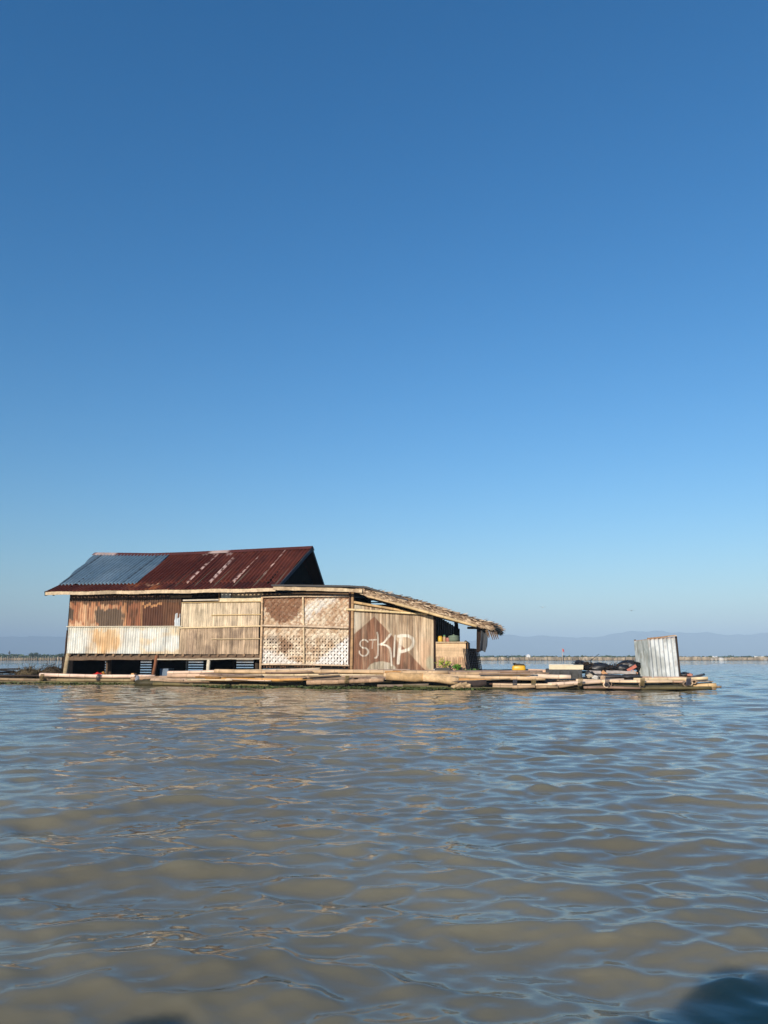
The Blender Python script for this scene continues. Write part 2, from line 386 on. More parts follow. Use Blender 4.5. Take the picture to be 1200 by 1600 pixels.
def breakwater():
    FY = 268.0
    b = np.array([0, FY, 0.0]); t = bpy.data.objects.new('breakwater', None); C.objects.link(t); t.location = tuple(b)
    tag(t, 'long low pale brown breakwater of stakes and boards crossing the lake', 'breakwater')
    n = 900; xs = np.linspace(-330, 330, n); px = 600 + F * xs / FY
    top = np.interp(px, [-400, 120, 400, 1600], [.95, .95, 1.15, 1.15]) + (vn(xs * 1.3, xs * 0, 4) - .5) * .3 + (fbm(xs / 9, xs * 0, 6) - .5) * .5
    rows = []; cols = []
    for k, (yy, zz) in enumerate(((0, -.5), (0, .22), (0, .26), (.0, 1.0), (.5, 1.0), (1.2, .6), (1.2, -.5))):
        z = zz * top if zz > .3 else np.full(n, zz)
        rows.append(np.stack([xs, FY + yy + .35 * vn(xs * .9, xs * 0 + k, 8), z], -1))
        st = vn(xs * 1.1, xs * 0, 21)[:, None]; wd = (fbm(xs / 5, xs * 0 + k, 31))[:, None]
        c = np.array([.42, .34, .24]) * (.45 + .85 * st) * (.6 + .7 * wd)
        if k < 2: c = c * .45
        cols.append(c)
    P = np.array(rows); m = n; idx = np.arange(len(rows) * m).reshape(len(rows), m)
    q = np.stack([idx[:-1, :-1], idx[:-1, 1:], idx[1:, 1:], idx[1:, :-1]], -1).reshape(-1, 4)
    world_obj('board_wall', P.reshape(-1, 3), q.tolist(), M_STONE, np.concatenate(cols), None, None, smooth=False, parent=t)
    rs = np.random.RandomState(5)
    pxs = list(np.linspace(-30, 100, 46) + rs.uniform(-1, 1, 46)) + list(np.linspace(770, 1215, 50) + rs.uniform(-3, 3, 50))
    for i, p in enumerate(pxs):
        x = (p - 600) / F * (FY - .3); h = rs.uniform(1.05, 1.5) if p < 200 else rs.uniform(.8, 1.35)
        mb = MB(); mb.tube([(x, FY - .3, -.4), (x + rs.uniform(-.1, .1), FY - .3, h)], [.13, .1], np.array([.42, .34, .24]) * rs.uniform(.35, 1.2), seg=6, hollow=False, seed=i)
        world_obj('stake', np.concatenate(mb.v), mb.f, M_WOOD, np.concatenate(mb.c), None, None, parent=t)
    # rocks at the right
    for i, (p, py, r) in enumerate(((1113, 1027, .55), (1119, 1029, .5), (1127, 1027, .8), (1134, 1029, .5), (1196, 1028, .5))):
        c = at(p, 1030, FY - 1.2); mb = MB(); mb.blob((c[0], c[1], .35), r * 1.3, r, r * .9, (.42, .37, .3) if i != 2 else (.6, .56, .5), seed=i, n=6)
        world_obj('boulder', np.concatenate(mb.v), mb.f, M_STONE, np.concatenate(mb.c), ['brown boulder at the foot of the breakwater, first of the group', 'dark boulder beside the tallest pale rock on the breakwater', 'tallest pale rock heaped on the breakwater right of the metal cubicle', 'small brown rock just past the tallest pale rock', 'rock on the breakwater at the right edge of the picture'][i], 'rock', group='rocks on the breakwater')
    # flag
    c = at(879, 1031, FY - .8); t = bpy.data.objects.new('flag', None); C.objects.link(t); t.location = (c[0], c[1], -.3)
    tag(t, 'small red flag on a pale pole above the breakwater', 'flag')
    mb = MB(); mb.tube([(c[0], c[1], -.3), (c[0], c[1], 4.2)], [.14, .09], (.62, .52, .45), seg=8, hollow=False)
    world_obj('pole', np.concatenate(mb.v), mb.f, M_WOOD, np.concatenate(mb.c), None, None, parent=t)
    V = []; nx, nz = 8, 6
    for i in range(nx):
        for j in range(nz): V.append((c[0] + .08 + i * .09, c[1] + .15 * math.sin(i * 1.1 + j * .3), 4.1 - j * .19 - .06 * i))
    Fc = [(i * nz + j, i * nz + j + 1, (i + 1) * nz + j + 1, (i + 1) * nz + j) for i in range(nx - 1) for j in range(nz - 1)]
    o = world_obj('cloth', V, Fc, M_CLOTH, (.6, .13, .13), None, None, parent=t); o.modifiers.new('t', 'SOLIDIFY').thickness = .02
    # small white hut and white boat far off
    c = at(825, 1027, 320); t = bpy.data.objects.new('hut', None); C.objects.link(t); t.location = (c[0], 320, 0); tag(t, 'tiny white hut on the shore left of the red flag', 'hut')
    for nm, bx, cc in (('wall', (c[0] - .75, 319, 0, c[0] + .75, 321, 1.7), (.75, .75, .72)),):
        x0, y0, z0, x1, y1, z1 = bx
        V = [(x0, y0, z0), (x1, y0, z0), (x1, y1, z0), (x0, y1, z0), (x0, y0, z1), (x1, y0, z1), (x1, y1, z1), (x0, y1, z1)]
        world_obj(nm, V, [(0, 1, 5, 4), (1, 2, 6, 5), (2, 3, 7, 6), (3, 0, 4, 7)], M_FOAM, cc, None, None, smooth=False, parent=t)
        V = [(x0 - .15, y0 - .15, z1), (x1 + .15, y0 - .15, z1), (x1 + .15, y1 + .15, z1), (x0 - .15, y1 + .15, z1), (c[0], y0 - .15, z1 + .6), (c[0], y1 + .15, z1 + .6)]
        world_obj('roof', V, [(0, 1, 4), (2, 3, 5), (1, 2, 5, 4), (3, 0, 4, 5)], M_FOAM, (.8, .8, .8), None, None, smooth=False, parent=t)
    for p, w, lab in ((1186, 1.9, 'low white boat seen above the breakwater near the right edge'), (1117, 1.0, 'small pale boat showing over the breakwater rocks')):
        c = at(p, 1025, 300); mb = MB(); rows = []
        for k in range(9):
            tt = k / 8 * 2 - 1; wd = .5 * (1 - tt * tt) ** .5 + .02; zt = 1.35 + .25 * tt * tt
            rows.append([(c[0] + tt * w, 300 - wd, zt), (c[0] + tt * w * .9, 300 - wd * .5, .9), (c[0] + tt * w * .85, 300, .8), (c[0] + tt * w * .9, 300 + wd * .5, .9), (c[0] + tt * w, 300 + wd, zt)])
        mb.grid(np.array(rows), (.8, .82, .82)); world_obj('boat', np.concatenate(mb.v), mb.f, M_PLASTIC, np.concatenate(mb.c), lab, 'boat', group='white boats beyond the breakwater')
    # thin mast far left
    c = at(14, 1027, 420); mb = MB(); mb.tube([(c[0], 420, 0), (c[0], 420, 4.6)], [.25, .2], (.1, .1, .09), seg=6, hollow=False); mb.tube([(c[0], 420, 3.0), (c[0], 420, 3.9)], [.5, .5], (.1, .1, .09), seg=6, hollow=False)
    world_obj('mast', np.concatenate(mb.v), mb.f, M_WOOD, np.concatenate(mb.c), 'thin dark mast with a thick head on the shore at the far left', 'mast')
    # birds
    for p, py, lab, cc, s in ((848, 949, 'pale bird gliding over the hills, the more leftward of two', (.8, .8, .8), .65), (987, 954, 'dark bird flying above the metal cubicle', (.2, .2, .2), .5)):
        c = at(p, py, 110); V = []; 
        mb = MB(); mb.blob(c, .13 * s, .3 * s, .1 * s, cc, n=6, amp=.05)
        for sd in (-1, 1):
            w = [c + np.array([sd * .08, -.12, .03]) * s, c + np.array([sd * .45, -.05, .16]) * s, c + np.array([sd * .85, .12, .04]) * s, c + np.array([sd * .42, .16, .13]) * s, c + np.array([sd * .08, .12, .03]) * s]
            mb.add(w, [(0, 1, 3, 4), (1, 2, 3)], cc)
        world_obj('bird', np.concatenate(mb.v), mb.f, M_CLOTH, np.concatenate(mb.c), lab, 'bird', group='birds in flight')
breakwater()

# ---------------------------------------------------------------- colours (sunlit survey values -> paint / wood reflectance)
def S(r, g, b): return srgb(r, g, b) * .86

# ================================================================ MAIN HOUSE
SL = -10.57; SR = 0.0; RIDGE_V = 3.7
house = thing('stilt_house', (-5, 1.8, 0.3), 'long stilt house with a red and blue corrugated roof and rusty metal and bamboo walls', 'house')

def house_roof():
    pitch = .18
    # survey of ridge (gentle sag) and ends
    rid = [W(150, 865, RIDGE_V), W(240, 866, RIDGE_V), W(300, 864, RIDGE_V), W(487, 855, RIDGE_V)]
    rs_ = [p[0] for p in rid]; rz = [p[2] for p in rid]
    eL = W(72, 924, -.5); eR = W(431, 918, -.5); bv = .42
    kL = W(93, 914, bv); kR = W(440, 908, bv)
    T = np.concatenate([np.linspace(0, 1, 5), np.linspace(1, 2, 12)])
    n = int((SR - SL) / (pitch / 6)); U = np.linspace(0, 1, n)
    def surf(U, T):
        P = np.zeros((len(T), len(U), 3))
        for i, t in enumerate(T):
            e = eL[None] + (eR - eL)[None] * U[:, None]; k = kL[None] + (kR - kL)[None] * U[:, None]
            sr = rs_[0] + (rs_[-1] - rs_[0]) * U; r = np.stack([sr, np.full_like(sr, RIDGE_V), np.interp(sr, rs_, rz)], -1)
            P[i] = e + (k - e) * t if t <= 1 else k + (r - k) * (t - 1)
        return P
    def relief(P, nrm):
        s = P[..., 0]; return P + nrm * (.042 * np.sin(2 * np.pi * (s) / pitch))[..., None]
    def red(P, up):
        px, py = proj(P); s = P[..., 0]; f = fbm(s * 1.1, P[..., 1] * .5, 41); g = fbm(s * 5, P[..., 1] * 1.2, 43)
        c = mixc(np.array([.088, .020, .013]), np.array([.135, .036, .022]), ss(.35, .7, f)); c = mixc(c, np.array([.06, .022, .018]), .6 * ss(.55, .75, g))
        # sheet laps, narrow dark line every 0.93 m
        ph = ((s - SL) / .93) % 1; c = mixc(c, np.array([.03, .012, .01]), (ph < .035) * .8)
        if up:
            for (x0, y0, x1, y1) in ((293, 910, 342, 865), (329, 909, 373, 863), (366, 908, 411, 862), (405, 907, 446, 859)):
                a = np.array([x0, y0]); b = np.array([x1, y1]); L = b - a; t = ((px - a[0]) * L[0] + (py - a[1]) * L[1]) / L.dot(L)
                dd = np.abs((px - a[0]) * L[1] - (py - a[1]) * L[0]) / np.linalg.norm(L)
                dash = (((t * 6.5 + .3 * vn(t * 9, t * 0 + x0, 5)) % 1) < .66) & (t > -.02) & (t < 1.0 - .2 * ((x0 == 329) or (x0 == 366)))
                c = mixc(c, S(250, 215, 198), (dd < 1.2) * dash * (1 - .5 * (t > .6)) * 1.0)
        else:
            st = ss(.52, .7, fbm(s * 1.6, P[..., 1] * 1.5, 47)) * ss(170, 190, px) * (1 - ss(255, 275, px)); c = mixc(c, S(190, 110, 65), st * .8)
            st = ss(.62, .72, vn(s * 3, P[..., 1] * 6, 49)) * ss(225, 235, px) * (1 - ss(246, 250, px)) * (py < 915); c = mixc(c, S(225, 170, 130), st)
        # bleached nibble along the ridge
        c = mixc(c, S(190, 160, 150), ((py < 866.5 + 0 * px) & (px > 300) & (px < 375) & (vn(s * 4, s * 0, 3) > .62) & up) * .8)
        return c
    nrm = np.array([0, -.5, .86]); m = MB(); P = relief(surf(U, T[:6] + 0.0), nrm); P[:5] += 0
    # lower course
    m.grid(relief(surf(U, np.linspace(0, 1.06, 7)), nrm) - nrm * .03, red(surf(U, np.linspace(0, 1.06, 7)), False)); build(m, 'lower_roof_sheet', M_ROOF, house, solid=.008, smooth=True)
    # upper course, red
    ub = (W(250, 866, RIDGE_V)[0] - rs_[0]) / (rs_[-1] - rs_[0]); ubl = ub
    ub = .36
    T2 = np.linspace(1.0, 2.0, 26)
    Ur = np.linspace(ub, 1, int(n * (1 - ub))); m = MB(); P0 = surf(Ur, T2); m.grid(relief(P0, nrm), red(P0, True)); build(m, 'red_roof_sheet', M_ROOF, house, solid=.008, smooth=True)
    Ub = np.linspace(0, ub + .004, int(n * ub)); m = MB(); P0 = surf(Ub, T2); s = P0[..., 0]
    c = mixc(np.array([.115, .185, .245]), np.array([.165, .24, .30]), ss(.3, .7, fbm(s * .8, P0[..., 1] * .7, 51)))
    ph = ((s - SL) / 1.02) % 1; c = mixc(c, np.array([.05, .07, .09]), (ph < .04) * .85); c = mixc(c, np.array([.07, .1, .13]), ((ph > .5) & (ph < .53)) * .5)
    m.grid(relief(P0, nrm) + nrm * .015, c); build(m, 'blue_roof_sheet', M_ROOF, house, solid=.008, smooth=True)
    # ridge cap
    m = MB(); srr = np.linspace(rs_[0] - .05, rs_[-1] + .05, 60); zz = np.interp(srr, rs_, rz)
    rows = np.array([[(a, RIDGE_V - .28, z - .13), (a, RIDGE_V - .1, z - .005), (a, RIDGE_V, z + .035), (a, RIDGE_V + .1, z - .005), (a, RIDGE_V + .28, z - .13)] for a, z in zip(srr, zz)])
    rows[..., 2] += .02
    cc = mixc(np.array([.10, .03, .025]) * np.ones((60, 5, 1)), S(200, 175, 165), ((vn(srr * 3, srr * 0, 8) > .55) & ((srr > rs_[0] + .05) & (srr < rs_[0] + 1.4) | (srr > -5.5) & (srr < -3)))[:, None] * np.ones((1, 5)) * .9)
    m.grid(rows, cc, flip=True); build(m, 'ridge_cap', M_ROOF, house, solid=.008)
    # rear slope
    m = MB(); P = surf(U[::2], np.array([0, 1, 2.0])); Q = P.copy(); Q[..., 1] = 2 * RIDGE_V - P[..., 1]; Q[0, :, 2] = 4.0; m.grid(Q, red(P, False) * .8, flip=True); build(m, 'rear_roof_sheet', M_ROOF, house, solid=.01)
    # eave board (pale, weathered, split lower edge)
    m = MB(); N = 40
    for i in range(N):
        a = i / N; b = (i + 1) / N; p = eL + (eR - eL) * a; q = eL + (eR - eL) * b
        h = .13 + .02 * random.random(); zo = -.10 + .012 * math.sin(i * .7)
        c = S(238, 212, 175) * random.uniform(.75, 1.05)
        if 8 <= i <= 12: c = c * .75
        m.beam(p + np.array([0, -.03, zo]), q + np.array([0, -.03, zo]), .03, h, c)
    build(m, 'eave_board', M_WOOD, house)
    # end cap of eave at left and gable barge boards
    m = MB(); m.beam(eL + [-.02, -.03, -.1], eL + [-.02, .25, -.04], .05, .2, (.02, .018, .015)); build(m, 'eave_end', M_WOOD, house)
    kk = surf(np.array([1.0]), np.array([0, 1, 2.0]))[:, 0]
    m = MB(); off = np.array([.03, 0, -.09]); m.beam(kk[0] + off, kk[1] + off, .03, .16, (.05, .05, .055)); m.beam(kk[1] + off, kk[2] + off, .03, .16, (.07, .07, .08), seg=4, jit=.01)
    k2 = kk.copy(); k2[:, 1] = 2 * RIDGE_V - kk[:, 1]; k2[0, 2] = 4.0
    m.beam(k2[0] + off, k2[1] + off, .03, .14, (.05, .05, .055)); m.beam(k2[1] + off, k2[2] + off, .03, .14, (.05, .05, .055)); build(m, 'barge_board', M_WOOD, house)
    kk = surf(np.array([0.0]), np.array([0, 1, 2.0]))[:, 0]; off = np.array([.03, 0, -.08]); m = MB()
    for a, b in ((0, 1), (1, 2)):
        m.beam(kk[a] + off, kk[b] + off, .03, .12, (.05, .04, .035)); A = kk[a].copy(); B = kk[b].copy(); A[1] = 2 * RIDGE_V - A[1]; B[1] = 2 * RIDGE_V - B[1]; m.beam(A + off, B + off, .03, .12, (.05, .04, .035))
    build(m, 'barge_board', M_WOOD, house)
    # gable walls, set back from the roof edge
    for sg, x in ((1, SR - .55), (-1, -9.75)):
        m = MB(); top = rz[-1] if sg > 0 else rz[0]
        v0, v1 = .05, 2 * RIDGE_V - .05; nb = 26
        for i in range(nb):
            a = v0 + (v1 - v0) * i / nb; b = v0 + (v1 - v0) * (i + 1) / nb - .015; mid = (a + b) / 2
            h = 4.1 + (top - .18 - 4.1) * (1 - abs(mid - RIDGE_V) / (RIDGE_V)) ; h = max(h, 3.6)
            m.box((x - .02, a, 1.25), (x + .02, b, h), np.array([.013, .012, .013]) * random.uniform(.5, 1.4) if not (sg > 0 and i in (12,)) else np.array([.05, .05, .055]))
        build(m, 'gable_wall', M_DARK, house)
    # rafters under the eave, seen from low down
    m = MB()
    for i in range(12):
        s0 = SL + .3 + i * (SR - SL - .5) / 11; m.beam((s0, -.42, 3.78), (s0, RIDGE_V, rz[0] - .22), .07, .09, (.12, .09, .06))
    build(m, 'rafter', M_WOOD, house)
house_roof()

def corr_panel(name, c00, c10, c11, c01, pitch, amp, colf, nz, v=0.0, parent=None, lab=None, jag=0.0, seed=0):
    """corrugated upright sheet wall; corners are house-frame points"""
    c00, c10, c11, c01 = [np.array(c, float) for c in (c00, c10, c11, c01)]
    L = np.linalg.norm(c10 - c00); n = int(L / pitch * 8); U = np.linspace(0, 1, n); T = np.linspace(0, 1, nz)
    UU, TT = np.meshgrid(U, T)
    if jag:
        k = np.floor(UU * L / (.93)); TT = TT - jag * (vn(k * 3.3, k * 0, seed) - .2) * (1 - TT)
    P = (c00 * (1 - UU[..., None]) + c10 * UU[..., None]) * (1 - TT[..., None]) + (c01 * (1 - UU[..., None]) + c11 * UU[..., None]) * TT[..., None]
    d = (c10 - c00) / L; nr = np.array([d[1], -d[0], 0]); P0 = P.copy()
    bend = .03 * (fbm(UU * L * .6, TT * 1.2, 77 + seed) - .5)
    P = P + nr * (amp * np.sin(2 * np.pi * UU * L / pitch) + bend)[..., None]
    gr = 1 - .12 * ss(.5, .75, fbm(P0[..., 0] * 4.5, TT * 1.6, 88)) - .15 * ss(.6, .7, vn(P0[..., 0] * 17, TT * 2.3, 87)); m = MB(); m.grid(P, colf(P0, UU * L, TT) * gr[..., None]); return build(m, name, M_METAL, parent, solid=.004, smooth=True, label=lab)

def upper_col(P, s, t):
    px, py = proj(P); f = fbm(s * 1.2, t * 3, 61); g = fbm(s * 8, t * 1.2, 62); col_ = np.floor(s / .105); wx = px + (f - .5) * 14 + (vn(s * 9, t * 3, 66) - .5) * 5; wy = py + (fbm(s * 2, t * 5, 63) - .5) * 8 + (_h(col_, col_ * 0, 67) - .5) * 9
    c = mixc(S(198, 142, 104), S(232, 188, 146), ss(.3, .7, g)) * np.ones(px.shape + (1,))
    c = mixc(c, S(168, 104, 70), ss(.5, .62, fbm(s * 5, t * 1.2, 64)) * .85)
    dk = S(120, 82, 58); dk2 = S(98, 62, 45); gr = S(118, 98, 80)
    c = mixc(c, dk, ss(0, 3, wx - 196) * 1.0)                                     # right half brown
    c = mixc(c, dk2, ss(0, 2, px - 222) * (px < 254) * .9)
    c = mixc(c, S(205, 150, 105), (np.abs(px - 194.5) < 2.6) * .75)
    c = mixc(c, S(172, 112, 80), ss(0, 2, px - 197) * (px < 220) * ss(.42, .55, g) * .8)
    c = mixc(c, S(215, 160, 110), (np.abs(wy - 945.5) < 2.2) * (px > 222) * (px < 253) * .8)
    c = mixc(c, S(200, 150, 105), (np.abs(px - 221) < 1.0) * .7)
    c = mixc(c, gr, ss(0, 3, wx - 150) * ss(0, 3, 192 - wx) * ss(0, 3, wy - 948) * ss(0, 1.5, 980 - wy))
    c = mixc(c, gr * .85, ss(0, 3, 117 - wx) * ss(0, 3, wy - 952) * ss(0, 3, 972 - wy))
    c = mixc(c, S(95, 68, 50), ss(0, 3, 944 - wy) * .9)  # eave shadow painted as a dark band along the wall top, here and below
    c = mixc(c, S(105, 80, 62), ss(0, 2, 942 - py) * 0.8)
    c = mixc(c, S(242, 205, 165), ss(0, 3, wy - 974) * (wx < 150) * .8)
    c = mixc(c, S(225, 232, 235), (px > 272.5) * (px < 281.5) * (wy + (px - 272) * .3 > 965) * 1.0)
    seam = (s % .93) < .02; c = mixc(c, S(60, 42, 32), seam * .6)
    return c * (.85 + .3 * vn(s * 13, t * 6, 65))[..., None]
def lower_col(P, s, t):
    px, py = proj(P); f = fbm(s * .9, t * 2.2, 71); g = fbm(s * 7, t * 2, 72)
    c = mixc(S(244, 242, 230), S(230, 232, 224), ss(.4, .6, g))
    _c = np.floor(s / .105); py = py + (_h(_c, _c * 0, 76) - .5) * 10 * (py > 983); d = 1 - np.hypot((px - 164) / 33, (py - 1003) / 27); c = mixc(c, S(244, 208, 158), np.clip(ss(-.15, .5, d + (f - .5) * 1.2 + (g - .5) * .5), 0, 1) * .9)
    c = mixc(c, S(222, 172, 112), ss(.55, .8, d * .5 + g * .8) * ss(0, .5, d) * .5)
    c = mixc(c, S(244, 216, 170), ss(0, 4, px - 216) * ss(.35, .55, f + .15 * g) * .75)
    c = mixc(c, S(232, 160, 110), ss(.6, .75, fbm(s * 2.2, t * 1.4, 74)) * (px < 137) * .45)
    c = mixc(c, S(120, 95, 70), ((s % .93) < .018) * .55)
    c = mixc(c, S(230, 225, 205), ss(0, 2, 985 - py) * .6)
    return np.clip(c, 0, .8) * (.93 + .14 * vn(s * 11, t * 5, 75))[..., None]
a = W(104, 1021, 0); b = W(279, 1022, 0); c_ = W(281, 978, 0); d = W(107, 979, 0)
corr_panel('lower_metal_wall', a, b, c_ + [0, 0, 0], d, .11, .02, lower_col, 60, parent=house)
a = W(107, 980.5, .03); b = W(281, 979.5, .03); c_ = W(284, 930, .03); d = W(110, 929, .03)
corr_panel('upper_metal_wall', a, b, c_, d, .11, .02, upper_col, 60, parent=house)

def bamboo_wall(name, p00, p10, p11, p01, colf, strip=.085, v=0, parent=None, nz=None, seed=0, relief=.012, jag=.0, mt=None):
    """upright flattened-bamboo strips; each strip is slightly rounded and of its own tone"""
    p00, p10, p11, p01 = [np.array(c, float) for c in (p00, p10, p11, p01)]
    L = np.linalg.norm(p10 - p00); H = np.linalg.norm(p01 - p00); rs = np.random.RandomState(seed)
    edges = [0.0]
    while edges[-1] < L: edges.append(edges[-1] + strip * rs.uniform(.6, 1.5))
    edges[-1] = L; m = MB(); nz = nz or max(8, int(H / .04)); d = (p10 - p00) / L; nr = np.array([d[1], -d[0], 0])
    for i, (a, b) in enumerate(zip(edges, edges[1:])):
        if b - a < .01: continue
        tone = rs.uniform(.78, 1.1); k = max(3, int((b - a) / .022)); u = np.linspace(a + .003, b - .003, k + 1) / L
        t0 = -jag * rs.uniform(0, 1); t1 = 1 + jag * rs.uniform(-1, 1) * .5; T = np.linspace(t0, t1, nz); UU, TT = np.meshgrid(u, T)
        P = (p00 * (1 - UU[..., None]) + p10 * UU[..., None]) * (1 - TT[..., None]) + (p01 * (1 - UU[..., None]) + p11 * UU[..., None]) * TT[..., None]
        w = (UU * L - a) / (b - a); P0 = P.copy(); P = P + nr * (relief * np.sin(np.pi * w) ** .6 + rs.uniform(-.006, .006))[..., None]
        c = colf(P0, UU * L, TT) * tone * (1 - .18 * ss(.5, .75, fbm(P0[..., 0] * 3.5, TT * 2.2, 88)) - .2 * ss(.62, .75, vn(P0[..., 0] * 21, TT * 3.1, 87)))[..., None]; c = mixc(c, c * .45, (np.minimum(w, 1 - w) < .02)); m.grid(P, c)
    bk = np.array([p00, p10, p11, p01]) - nr * .01; m.add(bk, [(0, 1, 2, 3)], (.05, .038, .028))
    return build(m, name, mt or M_BAMBOO, parent, solid=0)
def bam_hi(P, s, t):
    f = fbm(s * 3, t * 2, 81); g = vn(s * 40, t * 3, 82); c = mixc(S(244, 220, 186), S(222, 198, 168), ss(.35, .65, f)); c = mixc(c, S(165, 140, 115), ss(.58, .72, fbm(s * 10, t * 1.2, 86)) * .55); c = mixc(c, S(244, 224, 190), .7 * ss(.8, .2, s / 4.6)); return c * (.88 + .22 * g)[..., None]
def bam_lo(P, s, t):
    f = fbm(s * 2, t * 2, 83); g = vn(s * 45, t * 2.5, 84); c = mixc(S(172, 148, 124), S(214, 186, 154), ss(.4, .7, f)); c = mixc(c, S(232, 204, 168), ss(.5, .0, s) * .8); c = mixc(c, S(120, 98, 76), ss(.62, .75, fbm(s * 9, t * 1.5, 85)) * .6); return c * (.85 + .28 * g)[..., None]
bamboo_wall('upper_bamboo_wall', W(282, 981, .0), W(405, 979, .0), W(407, 940, .0), W(284, 942, .0), bam_hi, parent=house, seed=3)
bamboo_wall('lower_bamboo_wall', W(279, 1022, .0), W(404, 1022, .0), W(405, 979, .0), W(282, 981, .0), bam_lo, parent=house, seed=4, jag=.01)
m = MB()
for (x0, y0, x1, y1, h, c) in ((279, 981, 407, 978, .05, S(240, 215, 170)), (330, 961, 408, 960, .03, S(225, 195, 140)), (330, 998.5, 406, 998, .035, S(215, 190, 150)), (284, 941.5, 410, 940, .03, S(200, 170, 120)), (104, 979, 284, 978.5, .03, S(235, 225, 200))):
    m.beam(W(x0, y0, -.05), W(x1, y1, -.05), .03, h, c, seg=12, jit=.004)
build(m, 'batten', M_BAMBOO, house)
m = MB()   # board band above the bamboo wall
m.box(W(345, 935, .0), W(361, 926.5, .03), S(220, 222, 215)); m.box(W(361.5, 935, .01), W(411, 926, .035), S(190, 170, 140)); m.beam(W(343, 937.6, -.03), W(409, 936.5, -.03), .03, .14, S(240, 222, 185))
m.beam(W(286, 938, -.03), W(343, 937, -.03), .03, .06, S(215, 205, 190)); m.beam(W(267, 932.5, -.02), W(300, 932, -.02), .04, .09, S(150, 125, 95)); m.beam(W(300, 932.5, .1), W(345, 931.5, .1), .04, .05, S(120, 100, 78)); m.beam(W(342.5, 940, -.02), W(342.5, 926, -.02), .05, .06, S(140, 110, 80), up=(1, 0, 0))
build(m, 'upper_board', M_WOOD, house)
# side and rear walls, floor
m = MB()
for i in range(30):
    v0 = .05 + i * .245; m.box((-9.72, v0, 1.2), (-9.67, v0 + .235, 4.0), np.array([.16, .12, .085]) * random.uniform(.6, 1.2))
build(m, 'end_wall', M_BAMBOO, house)
m = MB(); m.box((-9.65, 7.3, 1.2), (0.3, 7.35, 4.0), (.05, .04, .03)); build(m, 'rear_wall', M_BAMBOO, house)
m = MB(); m.box((-9.65, .06, 3.2), (-.6, .09, 3.95), (.012, .01, .009)); build(m, 'interior_shade', M_DARK, house)  # dark sheet added for the unlit interior behind the wall gaps
m = MB(); m.box((-9.65, .05, 1.14), (-.62, 7.3, 1.2), (.08, .06, .045)); build(m, 'floor', M_WOOD, house)
# floor beam with protruding joist ends
m = MB(); m.beam(W(106, 1028.5, -.02), W(407, 1026.5, -.02), .1, .17, S(120, 98, 78), seg=24, jit=.012); build(m, 'floor_beam', M_WOOD, house)
m = MB(); m.beam(W(245, 1030.5, -.1), W(407, 1029, -.1), .06, .05, S(200, 185, 160), seg=14, jit=.01); build(m, 'rail', M_BAMBOO, house)
for i in range(22):
    px = 110 + i * 13.6; p = W(px, 1023.8, -.06); m = MB(); m.tube([p + [0, -.07, 0], p + [0, .8, 0]], .045 + .012 * random.random(), S(150, 122, 95) * random.uniform(.4, 1.1), seg=7, hollow=False, seed=i); build(m, 'joist', M_WOOD, house)
# stilts
def post(x0, y0, x1, y1, v, r, c, par, name='stilt', seed=0, jit=.05, mt=None):
    m = MB(); A = W(x0, y0, v); B = W(x1, y1, v); mid = (A + B) / 2 + np.array([random.uniform(-.02, .02), 0, 0]); m.tube([A, A * .7 + mid * .3, mid, B], [r * 1.05, r, r * .97, r * .92], c, seg=9, jit=jit, hollow=False, seed=seed); return build(m, name, mt or M_WOOD, par, smooth=True)
post(101.5, 1056, 107, 1021, -.05, .1, S(198, 176, 138), house, seed=1)
post(97.5, 1056, 103.5, 1021, .5, .08, S(60, 48, 38), house, seed=2)
post(166.5, 1056, 168, 1024, .25, .055, S(120, 98, 76), house, seed=3)
post(172, 1056, 172.5, 1024, 1.2, .07, S(96, 76, 60), house, seed=31)
post(239, 1057, 245, 1024, -.1, .075, S(150, 98, 68), house, seed=4)
post(241.5, 1057, 243, 1026, .0, .06, S(110, 80, 60), house, seed=5)
post(325, 1050, 326.5, 1031, -.05, .085, S(235, 222, 195), house, seed=6)
post(292, 1052, 293, 1031, 1.2, .05, S(150, 150, 150), house, seed=7)
post(366, 1052, 366, 1031, 2.0, .08, S(70, 60, 50), house, seed=8)
post(401.5, 1052, 401.5, 1031, .3, .09, S(70, 58, 46), house, seed=9)
post(103.5, 1021, 106.5, 985, .12, .07, S(70, 52, 40), house, name='corner_post', seed=10)
for i, s0 in enumerate((-9.4, -6.5, -3.5, -.8)):
    for v0 in (3.6, 7.0):
        m = MB(); m.tube([(s0, v0, -.4), (s0, v0, 1.15)], .09, (.08, .06, .045), seg=8, hollow=False, seed=i); build(m, 'stilt', M_WOOD, house)
# slatted screen at the back of the space under the floor
def back_slats():
    V0 = 3.1; m = MB(); wins = [(156, 168, 1034, 1050), (219, 238, 1031, 1047), (290, 323, 1035, 1048), (369, 396, 1031, 1050)]
    sA = W(96, 1040, V0)[0]; sB = W(410, 1040, V0)[0]; segs = [sA]; 
    for w in wins: segs += [W(w[0], 1040, V0)[0], W(w[1], 1040, V0)[0]]
    segs.append(sB)
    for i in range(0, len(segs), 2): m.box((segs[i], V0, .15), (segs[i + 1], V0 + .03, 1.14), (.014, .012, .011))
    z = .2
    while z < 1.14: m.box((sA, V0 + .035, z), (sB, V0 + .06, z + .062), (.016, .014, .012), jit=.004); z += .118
    m.box((-9.78, .6, .15), (-9.74, V0, 1.2), (.02, .017, .015)); build(m, 'under_floor_screen', M_DARK, house)  # left end board is added to keep the sun off the screen
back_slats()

# ================================================================ ANNEX
annex = thing('thatched_annex', (4.2, 1.6, .55), 'lower bamboo annex with woven wall, painted letters and a sloping thatched roof', 'hut')

